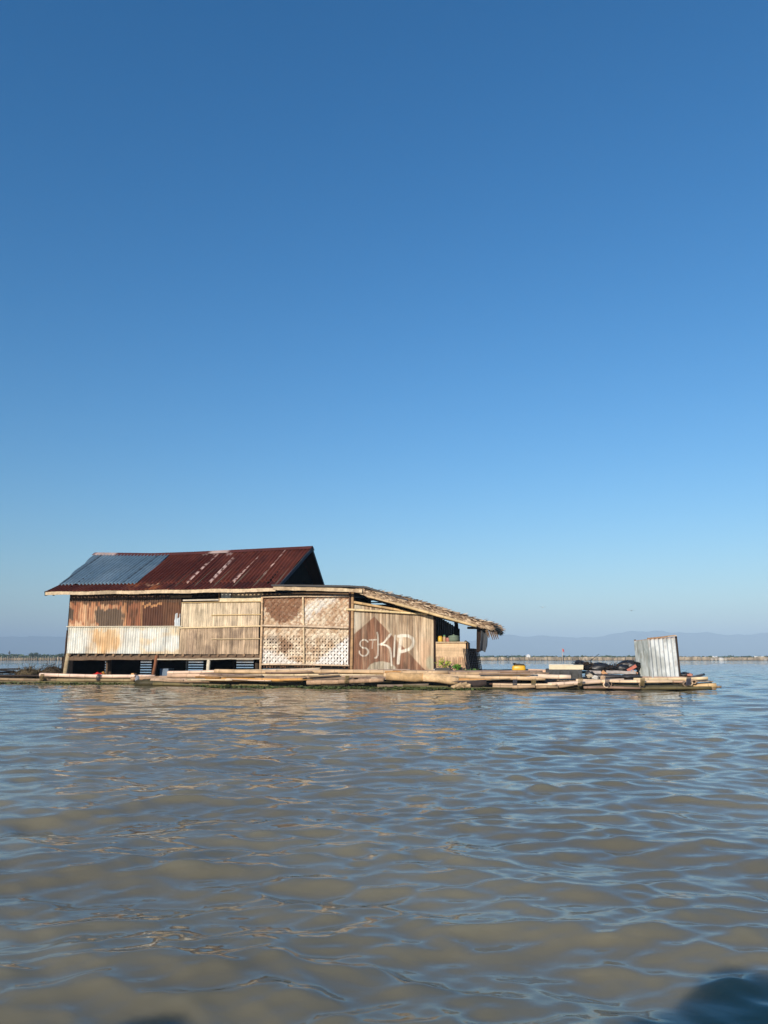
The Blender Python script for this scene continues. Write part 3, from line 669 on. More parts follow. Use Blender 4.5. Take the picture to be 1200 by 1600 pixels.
def weave():
    """woven split-bamboo wall: real strips passing over and under each other, with gaps where it is loose"""
    c00 = W(408, 1038, 0); c10 = W(546, 1040.5, 0); c11 = W(547, 932, 0); c01 = W(409, 932, 0)
    m = MB(); sw = .128; L = c10[0] - c00[0]; H = c01[2] - c00[2]; nx = int(L / sw); nz = int(H / sw); rs = np.random.RandomState(9)
    def paint(P, k):
        px, py = proj(P); n = fbm(px / 7, py / 7, 91); n2 = vn(px / 2.2, py / 2.2, 92); px = px + (n2 - .5) * 7 + (n - .5) * 6; py = py + (vn(px / 2.5, py / 2.5, 94) - .5) * 7
        c = mixc(S(246, 228, 200), S(214, 184, 150), ss(.4, .7, n)) ; c = mixc(c, S(150, 112, 84), ss(.55, .8, n2) * .6)
        up = ss(0, 6, 985 - py); c = mixc(c, S(196, 156, 122), up * ss(.35, .65, n2) * .75)
        br = S(132, 88, 62)
        # brown rounded triangle, upper left
        w = np.interp(py, [932, 950, 960, 968, 976], [33, 29, 22, 13, 3]); inside = ss(-2.5, 2, w - np.abs(px - 443 + (n - .5) * 8)) * (py < 975); c = mixc(c, br, inside * .85 * ss(.1, .5, n2 + .25))
        # top strip, right, brown
        c = mixc(c, S(150, 100, 72), ss(0, 3, 939 - py) * (px > 474) * .7)
        # white patch upper right
        d = 1 - np.abs((px - 492) * .6 + (py - 950) * .8) / 13; c = mixc(c, S(245, 240, 230), np.clip(d * 2, 0, 1) * (px > 475) * (py < 978) * ss(.25, .5, n2) * .85)
        # small brown diamond lower left, grey smear beside it
        d = 1 - (np.abs(px - 445) / 15 + np.abs(py - 1010) / 13); c = mixc(c, S(148, 112, 84), ss(-.05, .2, d + (n - .5) * .3) * .85)
        d = 1 - np.hypot((px - 428) / 12, (py - 999) / 10); c = mixc(c, S(178, 165, 150), ss(0, .4, d) * .6)
        # bright white ground, lower corners
        c = mixc(c, S(252, 248, 240), ss(-4, 4, (py - 1020) + (430 - px) * .4) * (px < 472) * .75)
        c = mixc(c, S(252, 250, 245), ss(-3, 3, (px - 500) * .75 + (py - 1030)) * .85)
        return c * k
    for i in range(nx + 1):        # uprights
        x = c00[0] + (i + .5) * L / (nx + 1); K = nz * 4; zz = np.linspace(c00[2] - .03, c01[2], K + 1); rows = []
        px = proj(np.array([x, 0, 2.0]))[0]
        for z in zz:
            j = (z - c00[2]) / (H / (nz + 1)); ph = math.cos(math.pi * (j + i)) * .016
            py = float(proj(np.array([x, 0, z]))[1]); loose = (ss(984, 1000, py) if px < 474 else ss(980, 1005, py)) * (.75 + .25 * float(vn(x * 2, z * 2, 5)))
            w = sw * (.51 - .23 * float(loose)) + rs.uniform(-.003, .003); wob = .006 * math.sin(z * 5 + i)
            bl = .05 * (float(fbm(x * 1.3, z * 1.6, 97)) - .5); wob += .03 * (float(fbm(z * 2, i * 1.7, 98)) - .5); w *= (.8 + .4 * float(vn(z * 3, i * 2.1, 99))); ph += bl; rows.append([(x - w + wob, ph, z), (x + wob, ph - .006, z), (x + w + wob, ph, z)])
        P = np.array(rows); P0 = P.copy(); P0[..., 1] = 0; m.grid(P, paint(P0, rs.uniform(.85, 1.08)))
    for j in range(nz + 1):        # weavers
        z = c00[2] + (j + .5) * H / (nz + 1); K = nx * 4; xx = np.linspace(c00[0], c10[0], K + 1); rows = []
        for x in xx:
            i = (x - c00[0]) / (L / (nx + 1)); ph = -math.cos(math.pi * (i + j)) * .016
            px, py = proj(np.array([x, 0, z])); loose = (ss(984, 1000, py) if px < 474 else ss(980, 1005, py)) * (.7 + .3 * float(vn(x * 2, z * 2, 6)))
            w = sw * (.49 - .235 * float(loose)) + rs.uniform(-.003, .003); wob = .008 * math.sin(x * 4 + j * 2)
            ph += .05 * (float(fbm(x * 1.3, z * 1.6, 97)) - .5); wob += .035 * (float(fbm(x * 2, j * 1.9, 96)) - .5); w *= (.8 + .4 * float(vn(x * 3, j * 2.1, 95))); w *= (.25 if float(vn(x * 2.2, j * 5.3, 93)) > .93 else 1); rows.append([(x, ph, z - w + wob), (x, ph - .006, z + wob), (x, ph, z + w + wob)])
        P = np.array(rows); P0 = P.copy(); P0[..., 1] = 0; m.grid(P, paint(P0, rs.uniform(.82, 1.06)), flip=True)
    build(m, 'woven_wall', M_WEAVE, annex, solid=.003)
    # dark sheet behind the weave, coloured for the unlit interior
    m = MB(); m.box((c00[0] + .05, .5, .7), (c10[0] - .05, .53, 3.6), (.05, .035, .028)); build(m, 'interior_shade', M_DARK, annex)
    for (x0, y0, x1, y1, r, c) in ((407, 1047, 410, 930, .055, S(225, 190, 150)), (475, 1040, 473.5, 932, .04, S(232, 208, 170)), (545.5, 1046, 547, 918, .05, S(90, 62, 48)), (549, 1046, 551, 926, .06, S(205, 165, 120))):
        m = MB(); m.tube([W(x0, y0, -.06), W((x0 + x1) / 2 + .4, (y0 + y1) / 2, -.06), W(x1, y1, -.06)], r, c, seg=8, nodes=.35, seed=int(x0)); build(m, 'frame_pole', M_POLE, annex, smooth=True)
    for (x0, y0, x1, y1, r) in ((409, 977.5, 545, 981, .045), (409, 1038, 546, 1040, .035), (410, 933, 546, 932, .03)):
        m = MB(); m.tube([W(x0, y0, -.1), W((x0 + x1) / 2, (y0 + y1) / 2 - .6, -.1), W(x1, y1, -.1)], r, S(226, 200, 170), seg=8, nodes=.4, seed=int(y0)); build(m, 'batten', M_POLE, annex, smooth=True)
    m = MB(); a = W(408, 1045, .05); b = W(546, 1046, .05); x = a[0]
    m.box((a[0], .06, a[2]), (b[0], .1, a[2] + .2), (.02, .016, .012))
    while x < b[0]:
        h = random.uniform(.04, .13); m.box((x, -.02, c00[2] - .02 - h), (x + .05, .0, c00[2] - .02), S(130, 95, 70) * random.uniform(.3, 1.2)); x += random.uniform(.06, .13)
    build(m, 'ragged_hem', M_WEAVE, annex)
weave()

def seg_dist(px, py, pts):
    d = np.full(px.shape, 1e9)
    for (x0, y0), (x1, y1) in zip(pts, pts[1:]):
        L = (x1 - x0) ** 2 + (y1 - y0) ** 2 + 1e-9; t = np.clip(((px - x0) * (x1 - x0) + (py - y0) * (y1 - y0)) / L, 0, 1)
        d = np.minimum(d, np.hypot(px - x0 - t * (x1 - x0), py - y0 - t * (y1 - y0)))
    return d
def arc(cx, cy, rx, ry, a0, a1, n=10): return [(cx + rx * math.cos(R(a0 + (a1 - a0) * i / n)), cy - ry * math.sin(R(a0 + (a1 - a0) * i / n))) for i in range(n + 1)]
STROKES = [  # (polyline, half width, strength) S, T, K, I, P
    (arc(569, 1006, 6.5, 6.5, 30, 270, 9)[:] + arc(568.5, 1018.5, 7, 6.5, 75, -190, 10), 1.0, .9),
    ([(577.5, 1000), (588, 999.5)], .8, .7), ([(582.6, 1001), (581.6, 1013)], .7, .55),
    ([(589.6, 988.5), (590.8, 996), (590.9, 1014), (590.2, 1024), (588.5, 1027.3), (586, 1028)], 1.1, .85),
    ([(610.5, 991), (606, 996), (601, 1003), (596, 1006.8), (591.5, 1007)], 1.3, .9), ([(596, 1006.8), (604, 1008.5), (609.3, 1013), (611, 1022), (611.6, 1040)], 1.25, .9),
    ([(617.6, 993), (616.4, 1010), (615.4, 1026)], 1.35, 1.0),
    ([(627, 993), (624.6, 1012), (622, 1036)], 2.1, 1.0),
    ([(623, 994), (631, 993), (638, 993.6), (644, 997), (646.2, 1003), (644, 1010), (639, 1014.5), (632, 1017), (624.5, 1018.5)], 2.1, 1.0)]
def kip(P, s, t):
    px, py = proj(P); f = fbm(s * 3, t * 2, 101); g = vn(s * 30, t * 2.2, 102); g2 = fbm(s * 14, t * 2.0, 103)
    c = mixc(S(224, 200, 168), S(184, 156, 126), ss(.35, .7, g2)); c = mixc(c, S(232, 222, 200), ss(575, 552, px) * ss(1000, 975, py) * .9)
    c = mixc(c, S(225, 200, 165), ss(.5, .9, ss(645, 675, px)) * .7); c = mixc(c, S(120, 100, 80), ss(.6, .72, fbm(s * 11, t * 1.2, 104)) * (px < 650) * .6)
    c = mixc(c, S(230, 188, 150), ss(645, 660, px) * ss(.4, .6, f) * ss(990, 1010, py) * .6)
    # painted brown hill shape
    e = (f - .5) * 3; L1 = (995.5 - (px - 548) * (33.0 / 38)) ; L2 = 963 + (px - 585) * (85.0 / 80)
    ins = ss(-1, 1.2, py - L1 + e) * ss(-1, 1.2, py - L2 + e); c = mixc(c, mixc(S(160, 114, 86), S(128, 90, 68), ss(.35, .7, g2)), ins * (.68 + .3 * ss(.3, .55, fbm(s * 16, t * 1.6, 108))))
    d = 1 - np.hypot((px - 596.5) / 24, (py - 1050) / 16.5); c = mixc(c, mixc(S(225, 215, 192), S(190, 178, 152), ss(.35, .7, g2)), ss(-.05, .06, d + (g2 - .5) * .12) * .85)
    c = mixc(c, S(190, 205, 175), ss(0, .5, 1 - np.hypot((px - 672) / 8, (py - 1036) / 14)) * .5)
    for pts, w, k in STROKES:
        w = w * 1.25; dd = seg_dist(px, py, pts); c = mixc(c, S(255, 246, 226), (1 - ss(w * .55, w * 1.25, dd + (g2 - .5) * 1.1)) * k * (.6 + .4 * ss(.25, .5, g)) * (.75 + .25 * ss(.3, .5, fbm(s * 7, t * 9, 107))))
    return c * (.78 + .4 * g)[..., None] * 1.04
bamboo_wall('painted_wall', W(549, 1047.5, .0), W(678.5, 1048.5, .0), W(677, 963, .0), W(549, 944, .0), kip, strip=.095, parent=annex, nz=230, seed=12, relief=.008)
def posted(x0, y0, x1, y1, v0, v1, r, c, name, par, nodes=.4, seed=0, sag=0, mt=None, taper=.9):
    m = MB(); A = W(x0, y0, v0); B = W(x1, y1, v1); pts = [A + (B - A) * k / 6 + np.array([0, 0, -sag * math.sin(math.pi * k / 6)]) for k in range(7)]
    m.tube(pts, list(np.linspace(r, r * taper, 7)), c, seg=10, nodes=nodes, seed=seed + int(x0)); return build(m, name, mt or M_POLE, par, smooth=True)
posted(553, 941, 642, 956.5, -.08, -.08, .055, S(215, 180, 130), 'wall_plate', annex)
posted(541, 952, 668, 959.6, -.12, -.12, .045, S(240, 215, 165), 'batten', annex, seed=2)
m = MB(); m.tube([W(679.5, 1049, -.03), W(679, 962, -.03)], .05, S(52, 38, 32), seg=8, hollow=False); build(m, 'door_post', M_WOOD, annex)

# ---- annex roof
def annex_roof():
    # flat lean-to over the woven part
    vF = -.5; vB = 5.5
    m = MB(); top = [W(424, 914.5, vF), W(480, 915, vF), W(545, 915.8, vF), W(572, 917.5, vF), W(637, 937.5, vF)]
    rows = []
    for p in top:
        rows.append([p + np.array([0, (vB - vF) * k / 5, 0]) for k in range(6)])
    P = np.array(rows); m.grid(P, (.03, .028, .03)); o = build(m, 'black_roof_sheet', mat('tar_sheet', rough=.5, var=.3, vscale=4), annex, solid=.07)
    # bark slab fascia under it
    m = MB(); pts = [W(427, 919.3, vF - .03), W(460, 920, vF - .03), W(500, 920.7, vF - .03), W(540, 922, vF - .03), W(566, 923.5, vF - .03)]
    q = []; N = 22
    for i in range(N + 1):
        t = i / N * 4; k = min(int(t), 3); q.append(pts[k] + (pts[k + 1] - pts[k]) * (t - k))
    for i in range(N):
        c = mixc(S(232, 208, 170), S(165, 135, 105), float(vn(i * .8, 0, 5)) * .8); m.beam(q[i], q[i + 1], .05, .12 + .03 * float(vn(i * .6, 3, 2)), c)
    build(m, 'bark_fascia', M_WOOD, annex)
    # purlin board behind: dark gap board
    m = MB(); m.box(W(411, 931.5, .02), W(545, 925, .06), S(110, 88, 68)); build(m, 'header_board', M_WOOD, annex)
    # thatch
    A = W(556, 924, vF + .1); B = W(763, 977.5, vF + .1); th = .13; nS = 90; nV = 46; vB2 = 5.2
    def surf(a, vv, off):
        p = A + (B - A) * a; z = p[2] + .05 * math.sin(a * 5.0) + off + .13 * (float(fbm(a * 26, vv * 5, 111)) - .5); return np.array([p[0], vF + .1 + vv * (vB2 - vF), z])
    m = MB(); rs = np.random.RandomState(4)
    P = np.array([[surf(i / nS, j / nV, th * (1 - .35 * i / nS)) for j in range(nV + 1)] for i in range(nS + 1)]); Q = np.array([[surf(i / nS, j / nV, -.02) for j in range(nV + 1)] for i in range(nS + 1)])
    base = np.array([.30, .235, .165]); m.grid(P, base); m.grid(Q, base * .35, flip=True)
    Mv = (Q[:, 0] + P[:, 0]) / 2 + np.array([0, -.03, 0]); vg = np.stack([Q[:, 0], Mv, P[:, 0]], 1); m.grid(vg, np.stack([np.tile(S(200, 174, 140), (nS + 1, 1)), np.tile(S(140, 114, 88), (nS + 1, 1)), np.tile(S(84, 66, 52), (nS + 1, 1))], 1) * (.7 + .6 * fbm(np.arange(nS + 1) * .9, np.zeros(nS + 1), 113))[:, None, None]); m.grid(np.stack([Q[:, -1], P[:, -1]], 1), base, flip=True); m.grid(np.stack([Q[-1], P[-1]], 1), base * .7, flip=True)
    slope = (B - A) / np.linalg.norm(B - A); tones = [S(176, 150, 122), S(128, 104, 84), S(206, 182, 152), S(92, 74, 60), S(152, 126, 100), S(62, 50, 42)]
    def blade(p, d, L, w, c, lift, face=0.0):
        sd = np.cross(d, [0, -face, 1 - face * .9]); sd = sd / (np.linalg.norm(sd) + 1e-6) * w; tip = p + d * L + np.array([0, 0, lift]); mid = p + d * L * .5 + np.array([0, 0, lift * .5 + .012])
        m.add([p - sd, p + sd, mid + sd, mid - sd, tip + sd * .3, tip - sd * .3], [(0, 1, 2, 3), (3, 2, 4, 5)], c)
    for i in range(9000):        # surface stalks
        a = rs.uniform(0, 1.0); vv = rs.uniform(0, 1) ** 1.4; p = surf(a, vv, th * (1 - .35 * a) + rs.uniform(0, .03)); d = slope + rs.normal(0, .16, 3); d /= np.linalg.norm(d)
        blade(p, d, rs.uniform(.15, .45), rs.uniform(.012, .034), tones[rs.randint(6)] * rs.uniform(.9, 1.5), rs.uniform(-.03, .07), face=rs.uniform(0, .9))
    for i in range(2600):        # ragged verge facing the lake
        a = rs.uniform(0, 1.0); ho = rs.uniform(-.04, th * .95); p = surf(a, 0, ho); p[1] -= .035; d = slope * rs.uniform(.7, 1.1) + np.array([0, -rs.uniform(0, .12), rs.uniform(-.16, .08)]) + rs.normal(0, .07, 3); d /= np.linalg.norm(d)
        blade(p + np.array([0, -.01, 0]), d, rs.uniform(.1, .3), rs.uniform(.012, .032), tones[rs.randint(6) if ho > .09 else (0, 2, 4, 0, 2, 1)[rs.randint(6)]] * rs.uniform(.8, 1.25), rs.uniform(-.05, .02), face=1)
    for i in range(2600):        # eave tips
        vv = rs.uniform(0, 1); p = surf(rs.uniform(.95, 1.0), vv, rs.uniform(-.03, th * .7)); d = slope + rs.normal(0, .2, 3); d[2] -= rs.uniform(0, .3); d /= np.linalg.norm(d)
        blade(p, d, rs.uniform(.1, .26), rs.uniform(.008, .02), tones[rs.randint(6)] * rs.uniform(.8, 1.3), -.04, face=rs.uniform(.3, 1))
    for px in (764, 767.5, 770.5, 773.5, 762, 776.5):   # dangling leaf ends
        p = W(px - 3, 984, vF + .2); d = np.array([.35, -.1, -1.0]); d /= np.linalg.norm(d); blade(p, d, rs.uniform(.3, .42), .03, S(110, 92, 76), 0, face=1)
    build(m, 'thatch', M_THATCH, annex)
    # rafters / purlins below thatch
    posted(574, 931.5, 657, 953.5, -.5, -.5, .045, S(222, 190, 145), 'rafter', annex, nodes=.5)
    posted(618, 943, 745, 978.5, -.5, -.5, .06, S(225, 195, 145), 'rafter', annex, nodes=.5, seed=5)
    for k, v in enumerate((1.2, 2.8, 4.6)):
        A2 = A.copy(); B2 = B - (B - A) * .1; m = MB(); A2[1] = B2[1] = v; A2[2] -= .1; B2[2] -= .1; m.tube([A2, B2], .05, S(120, 95, 70), seg=8, nodes=.5, seed=k); build(m, 'rafter', M_POLE, annex)
    m = MB(); p = W(731, 981, .2); m.tube([p, W(752, 981.5, -.2)], .045, S(60, 50, 45), seg=8, hollow=False); build(m, 'hanging_rod', M_WOOD, annex)
annex_roof()

# ---- annex interior: back wall, partition, floor, rear roof support
def annex_inside():
    VB = 4.9; a = W(400, 1040, VB); b = W(678, 1040, VB); m = MB(); sl0 = W(578, 940, VB); sl1 = W(603, 944.5, VB); A = W(556, 924, -.4); B = W(763, 977.5, -.4); x = a[0]
    def zr(x): return 3.86 if x < A[0] else A[2] + (B[2] - A[2]) * (x - A[0]) / (B[0] - A[0]) + .02
    while x < b[0]:
        x2 = min(x + .2, b[0]); zt = zr(x2)
        if sl0[0] < x < sl1[0]:
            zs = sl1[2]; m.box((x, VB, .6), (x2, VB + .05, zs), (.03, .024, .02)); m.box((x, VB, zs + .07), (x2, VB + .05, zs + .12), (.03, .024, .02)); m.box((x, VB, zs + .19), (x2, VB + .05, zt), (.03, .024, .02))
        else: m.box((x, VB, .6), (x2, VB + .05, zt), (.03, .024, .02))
        x = x2
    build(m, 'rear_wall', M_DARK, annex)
    # partition seen through the doorway, slanting edge
    V1 = 2.4; m = MB(); p0 = W(676, 1046, V1); x = p0[0]; i = 0; xe = W(716, 1000, V1)[0]
    while x < xe:
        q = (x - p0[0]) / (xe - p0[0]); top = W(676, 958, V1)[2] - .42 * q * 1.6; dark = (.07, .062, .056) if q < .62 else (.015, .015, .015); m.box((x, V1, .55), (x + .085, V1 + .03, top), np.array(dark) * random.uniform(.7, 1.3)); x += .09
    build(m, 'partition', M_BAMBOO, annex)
    m = MB(); m.beam(W(718, 1030, V1 - .3), W(712, 966, V1 - .3), .14, .14, (.02, .018, .018), up=(0, 1, 0)); build(m, 'corner_post', M_WOOD, annex)
    for sx, v in ((8.0, 4.6), (8.3, 2.2)):
        m = MB(); m.tube([(sx - .6, v, .5), (sx - .6, v, 2.35)], .05, S(120, 95, 70), seg=8, nodes=.4); 
    m = MB(); m.box((b[0] - .03, .2, .6), (b[0] + .0, VB, 2.7), (.05, .04, .032)); build(m, 'inner_wall', M_BAMBOO, annex)
annex_inside()

# ---- low counter wall
def counter():
    m = MB(); rs = np.random.RandomState(8)
    y = 1004.5
    while y < 1026:      # upper horizontal strips
        A = W(681, y, -.03); B = W(728, y + .8, -.03); h = .058; m.beam(A, B, .03, h, S(235, 200, 158) * rs.uniform(.75, 1.08), seg=6, jit=.003); y += 2.35
    build(m, 'counter_front', M_BAMBOO, annex)
    def cc(P, s, t): g = vn(s * 30, t * 3, 121); f = fbm(s * 4, t * 2, 122); return mixc(S(232, 196, 156), S(205, 165, 128), ss(.4, .7, f)) * (.85 + .25 * g)[..., None]
    bamboo_wall('counter_skirt', W(681.5, 1048.5, -.04), W(729, 1049, -.04), W(728, 1026, -.04), W(681, 1025.5, -.04), cc, strip=.06, parent=annex, seed=21)
    m = MB(); A = W(681, 1003.2, -.08); B = W(729, 1004, -.08); m.box((A[0], -.12, A[2] - .03), (B[0], .75, A[2] + .01), S(215, 190, 155)); m.box((A[0], .7, .6), (B[0], .75, A[2] - .03), S(120, 95, 70)); build(m, 'counter_top', M_WOOD, annex)
    m = MB(); x = B[0] + .02
    for k in range(6): m.box((x + k * .0, -.02 + k * .12, .6), (x + .025, .09 + k * .12, B[2]), S(130, 96, 66) * rs.uniform(.6, 1.2))
    build(m, 'counter_side', M_BAMBOO, annex)
    return A[2]
ctop = counter()

# ================================================================ things on and around the annex
def lathe(prof, c, col, seg=18, cols=None):
    m = MB(); V = []; Cc = []
    for i, (r, z) in enumerate(prof):
        for j in range(seg): a = 2 * math.pi * j / seg; V.append((c[0] + r * math.cos(a), c[1] + r * math.sin(a), c[2] + z)); Cc.append(np.array(cols[i] if cols else col))
    Fc = [(i * seg + j, i * seg + (j + 1) % seg, (i + 1) * seg + (j + 1) % seg, (i + 1) * seg + j) for i in range(len(prof) - 1) for j in range(seg)]
    Fc.append(tuple(range(seg - 1, -1, -1))); Fc.append(tuple((len(prof) - 1) * seg + j for j in range(seg))); m.add(V, Fc, np.array(Cc)); return m
p = W(688, 1003, .1); ct = ctop + .012
t = thing('jar', (p[0], .1, ct), 'yellow jar standing on the bamboo counter, nearest the painted wall', 'jar', 'containers on the counter')
build(lathe([(.08, 0), (.09, .02), (.09, .17), (.07, .19)], (p[0], .1, ct), S(232, 190, 60)), 'body', M_PLASTIC, t, smooth=True); build(lathe([(.078, .185), (.078, .215), (.07, .222)], (p[0], .1, ct), S(215, 170, 60)), 'lid', M_PLASTIC, t)
p = W(694.5, 1003, .15)
t = thing('bottle', (p[0], .15, ct), 'pale bottle with a green cap beside the yellow jar on the counter', 'bottle', 'containers on the counter')
build(lathe([(.055, 0), (.062, .02), (.062, .17), (.04, .21), (.035, .22)], (p[0], .15, ct), S(190, 160, 120)), 'body', M_PLASTIC, t, smooth=True); build(lathe([(.045, .215), (.045, .255), (.04, .26)], (p[0], .15, ct), S(90, 150, 100)), 'cap', M_PLASTIC, t)
p = W(700, 1003, .12)
build(lathe([(.06, 0), (.075, .02), (.08, .1), (.08, .14), (.05, .16)], (p[0], .12, ct), S(190, 120, 105)), 'cup', M_PLASTIC, label='reddish cup between the capped bottle and the grey green pot', cat='cup', smooth=True)
p = W(709, 1003, .2)
t = thing('cooking_pot', (p[0], .2, ct), 'dull grey green cooking pot on the end of the counter', 'pot')
build(lathe([(.15, 0), (.21, .03), (.23, .1), (.225, .19), (.23, .2)], (p[0], .2, ct), S(120, 135, 118)), 'body', M_METAL, t, smooth=True)
build(lathe([(.235, .2), (.18, .235), (.04, .255), (.03, .285), (.0, .29)], (p[0], .2, ct), S(130, 150, 130)), 'lid', M_METAL, t, smooth=True)

def plant(px, py, v, h, n, label, c0, c1, seed, spread, leafy=.09, tray=None):
    rs = np.random.RandomState(seed); b = W(px, py, v); t = thing('plant', b, label, 'plant', 'plants growing by the counter')
    if tray:
        m = MB(); x0, y0, z0 = b[0] - tray, b[1] - .14, b[2]
        for (a, c, d, e) in ((x0, y0, x0 + 2 * tray, y0 + .02), (x0, y0 + .26, x0 + 2 * tray, y0 + .28), (x0, y0 + .02, x0 + .02, y0 + .26), (x0 + 2 * tray - .02, y0 + .02, x0 + 2 * tray, y0 + .26)): m.box((a, c, z0), (d, e, z0 + .13), (.018, .018, .018))
        m.box((x0 + .02, y0 + .02, z0), (x0 + 2 * tray - .02, y0 + .26, z0 + .1), (.06, .045, .03)); build(m, 'tray', M_PLASTIC, t)
    st = MB(); lf = MB()
    for i in range(n):
        p0 = b + np.array([rs.uniform(-1, 1) * spread * .5, rs.uniform(-.1, .1), .1 if tray else 0]); d = np.array([rs.uniform(-.5, .5) * spread * 2, rs.uniform(-.25, .1), h * rs.uniform(.5, 1)]); p1 = p0 + d
        st.tube([p0, (p0 + p1) / 2 + rs.normal(0, .02, 3), p1], [.006, .005, .003], c0 * .7, seg=4, hollow=False)
        for k in range(7):
            q = p0 + d * rs.uniform(.35, 1.05); a = rs.uniform(0, 6.28); dd = np.array([math.cos(a), math.sin(a) * .8, rs.uniform(-.2, .9)]); dd /= np.linalg.norm(dd); sd = np.cross(dd, rs.normal(size=3)); sd /= np.linalg.norm(sd); L = leafy * rs.uniform(.6, 1.4)
            c = c0 + (c1 - c0) * rs.uniform(0, 1); lf.add([q, q + dd * L * .5 + sd * L * .25, q + dd * L, q + dd * L * .5 - sd * L * .25], [(0, 1, 2, 3)], c)
    build(st, 'stem', M_LEAF, t); build(lf, 'foliage', M_LEAF, t)
plant(692, 1049, -.35, .42, 12, 'yellow green seedlings in a long black tray before the counter', S(205, 205, 80), S(150, 190, 70), 1, .28, tray=.3)
plant(715, 1050, -.35, .30, 12, 'leafy green plant growing low at the right of the counter', S(110, 165, 55), S(60, 115, 40), 2, .18, leafy=.11)
plant(738, 1051, -.4, .13, 8, 'small green sprout in front of the black crate', S(120, 160, 90), S(70, 110, 50), 3, .25, leafy=.07)
# white cup near the door post
p = W(680.5, 1049.5, -.3); build(lathe([(.06, 0), (.075, .1), (.07, .1), (.05, .02)], p, S(235, 230, 220)), 'bowl', M_PLASTIC, label='small white bowl beside the seedling tray', cat='bowl', smooth=True)

def crate():
    A = W(735.5, 1049.5, -.1); B = W(747.5, 1049.5, -.25); T0 = W(732, 1015, .25); t = thing('crate', (A[0] + .2, .0, A[2]), 'black lattice plastic crate leaning upright behind the bamboo counter', 'crate')
    d = np.array([.34, .95, 0]); up = np.array([-.12, .0, .84]); o = np.array([A[0], -.1, A[2]]); nrm = np.cross(d / np.linalg.norm(d), up / np.linalg.norm(up)); m = MB(); c = (.035, .038, .045)
    for i in range(8): m.beam(o + d * i / 7, o + d * i / 7 + up, .028, .02, c, up=(0, 1, 0))
    for j in range(11): m.beam(o + up * j / 10 + nrm * .01, o + up * j / 10 + d + nrm * .01, .022, .02, c)
    build(m, 'lattice_face', M_CLOTH, t); m = MB()
    k = np.array([-.16, .05, .03])
    for a, b in ((o, up), (o + d, up), (o, d), (o + up, d)):
        for q in np.linspace(0, 1, 4): m.beam(a + k * q, a + k * q + b, .025, .025, c, up=(.3, 1, .2))
    m.add([o + k, o + k + d, o + k + d + up, o + k + up], [(0, 1, 2, 3)], (.004, .004, .005)); build(m, 'crate_side', M_CLOTH, t)
    m = MB(); p = W(728.5, 1014, .3); m.blob(p + [0, 0, .12], .13, .12, .2, (.012, .012, .014), seed=6, n=8); build(m, 'bag', M_PLASTIC, label='black bag slumped on the right end of the counter', cat='bag', smooth=True)
crate()

def hanging_cloth():
    nx, nz = 26, 40; P = np.zeros((nz, nx, 3)); cc = np.zeros((nz, nx, 3)); v = -.15
    for i in range(nz):
        for j in range(nx):
            t = i / (nz - 1); u = j / (nx - 1); x0 = W(745 + 1.6 * t, 981 + 38 * t, v)[0]; p = W(745 + 17.5 * u - (1.0 * t if u < .5 else 1.5 * t), 981.5 + t * (36.5 + 1.2 * math.sin(u * 9)) - (2.5 * max(0, (u - .85) / .15) * t * 4), v)
            p[1] = v + .07 * math.sin(u * 11 + t * 1.5) * (.3 + t) + .1 * u; P[i, j] = p; cc[i, j] = S(92, 74, 62) * .35 if u < .36 + .04 * math.sin(t * 6) else S(118, 124, 132) * .5
    m = MB(); m.grid(P, cc); build(m, 'hanging_cloth', M_CLOTH, label='grey cloth with a dark brown fold hanging from the thatched eave', cat='cloth', solid=.006, smooth=True)
hanging_cloth()

# ================================================================ RAFT
raft = thing('bamboo_raft', (3, 0, -.1), 'long low raft of lashed bamboo poles floating under the house', 'raft')
def pole(x0, y0, x1, y1, r, v0, c, v1=None, par=raft, name='bamboo_pole', nodes=.62, sag=0.0, seed=None, taper=.88, mt=None, hollow=True, lab=None, cat=None, group=None, jit=.04):
    v1 = v0 if v1 is None else v1; r = r * (.78 if name == 'bamboo_pole' else 1); A = W(x0, y0, v0); B = W(x1, y1, v1); L = np.linalg.norm(B - A); n = max(4, int(L / .8)); sd = seed if seed is not None else int(x0 * 7 + y0 * 13) % 997; rs = np.random.RandomState(abs(sd)); ph = rs.uniform(0, 6); c = np.array(c) * rs.uniform(.78, 1.12) * np.array([1, rs.uniform(.93, 1.03), rs.uniform(.9, 1.1)])
    pts = [A + (B - A) * k / n + np.array([0, .03 * math.sin(k * 1.1 + ph), .014 * math.sin(k * .8 + ph * 2) - sag * math.sin(math.pi * k / n)]) for k in range(n + 1)]
    m = MB(); m.tube(pts, list(np.linspace(r, r * taper, n + 1)), c, seg=10, nodes=nodes, seed=abs(sd), hollow=hollow, jit=jit); return build(m, name, mt or M_POLE, par, smooth=True, label=lab, cat=cat, group=group)
K1 = S(230, 196, 158); K2 = S(200, 168, 136); K3 = S(158, 136, 114); K4 = S(246, 218, 182); KG = S(150, 132, 96); KW = S(120, 110, 72); KO = S(226, 168, 100)
# left part
pole(-160, 1054, 110, 1056.5, .06, -.7, S(60, 48, 38)); pole(-200, 1059.5, 130, 1062.5, .085, -.8, KG); pole(-200, 1063.5, 90, 1065.5, .07, -.9, KW * .8)
pole(62, 1054.5, 242, 1057.5, .1, -.9, K4, seed=5); pole(90, 1062, 250, 1064, .09, -1.0, KG * 1.05); pole(60, 1066, 260, 1068, .07, -1.05, KW)
pole(205, 1061, 300, 1058, .1, -1.2, K2); pole(-180, 1051, 50, 1051, .07, .5, S(70, 56, 44)); pole(-200, 1047, 30, 1045, .05, 1.0, S(50, 42, 36), v1=.8)
pole(-60, 1043, 22, 1049, .05, .2, S(40, 34, 30)); pole(-150, 1061.5, 60, 1061, .05, -.3, S(50, 40, 34))
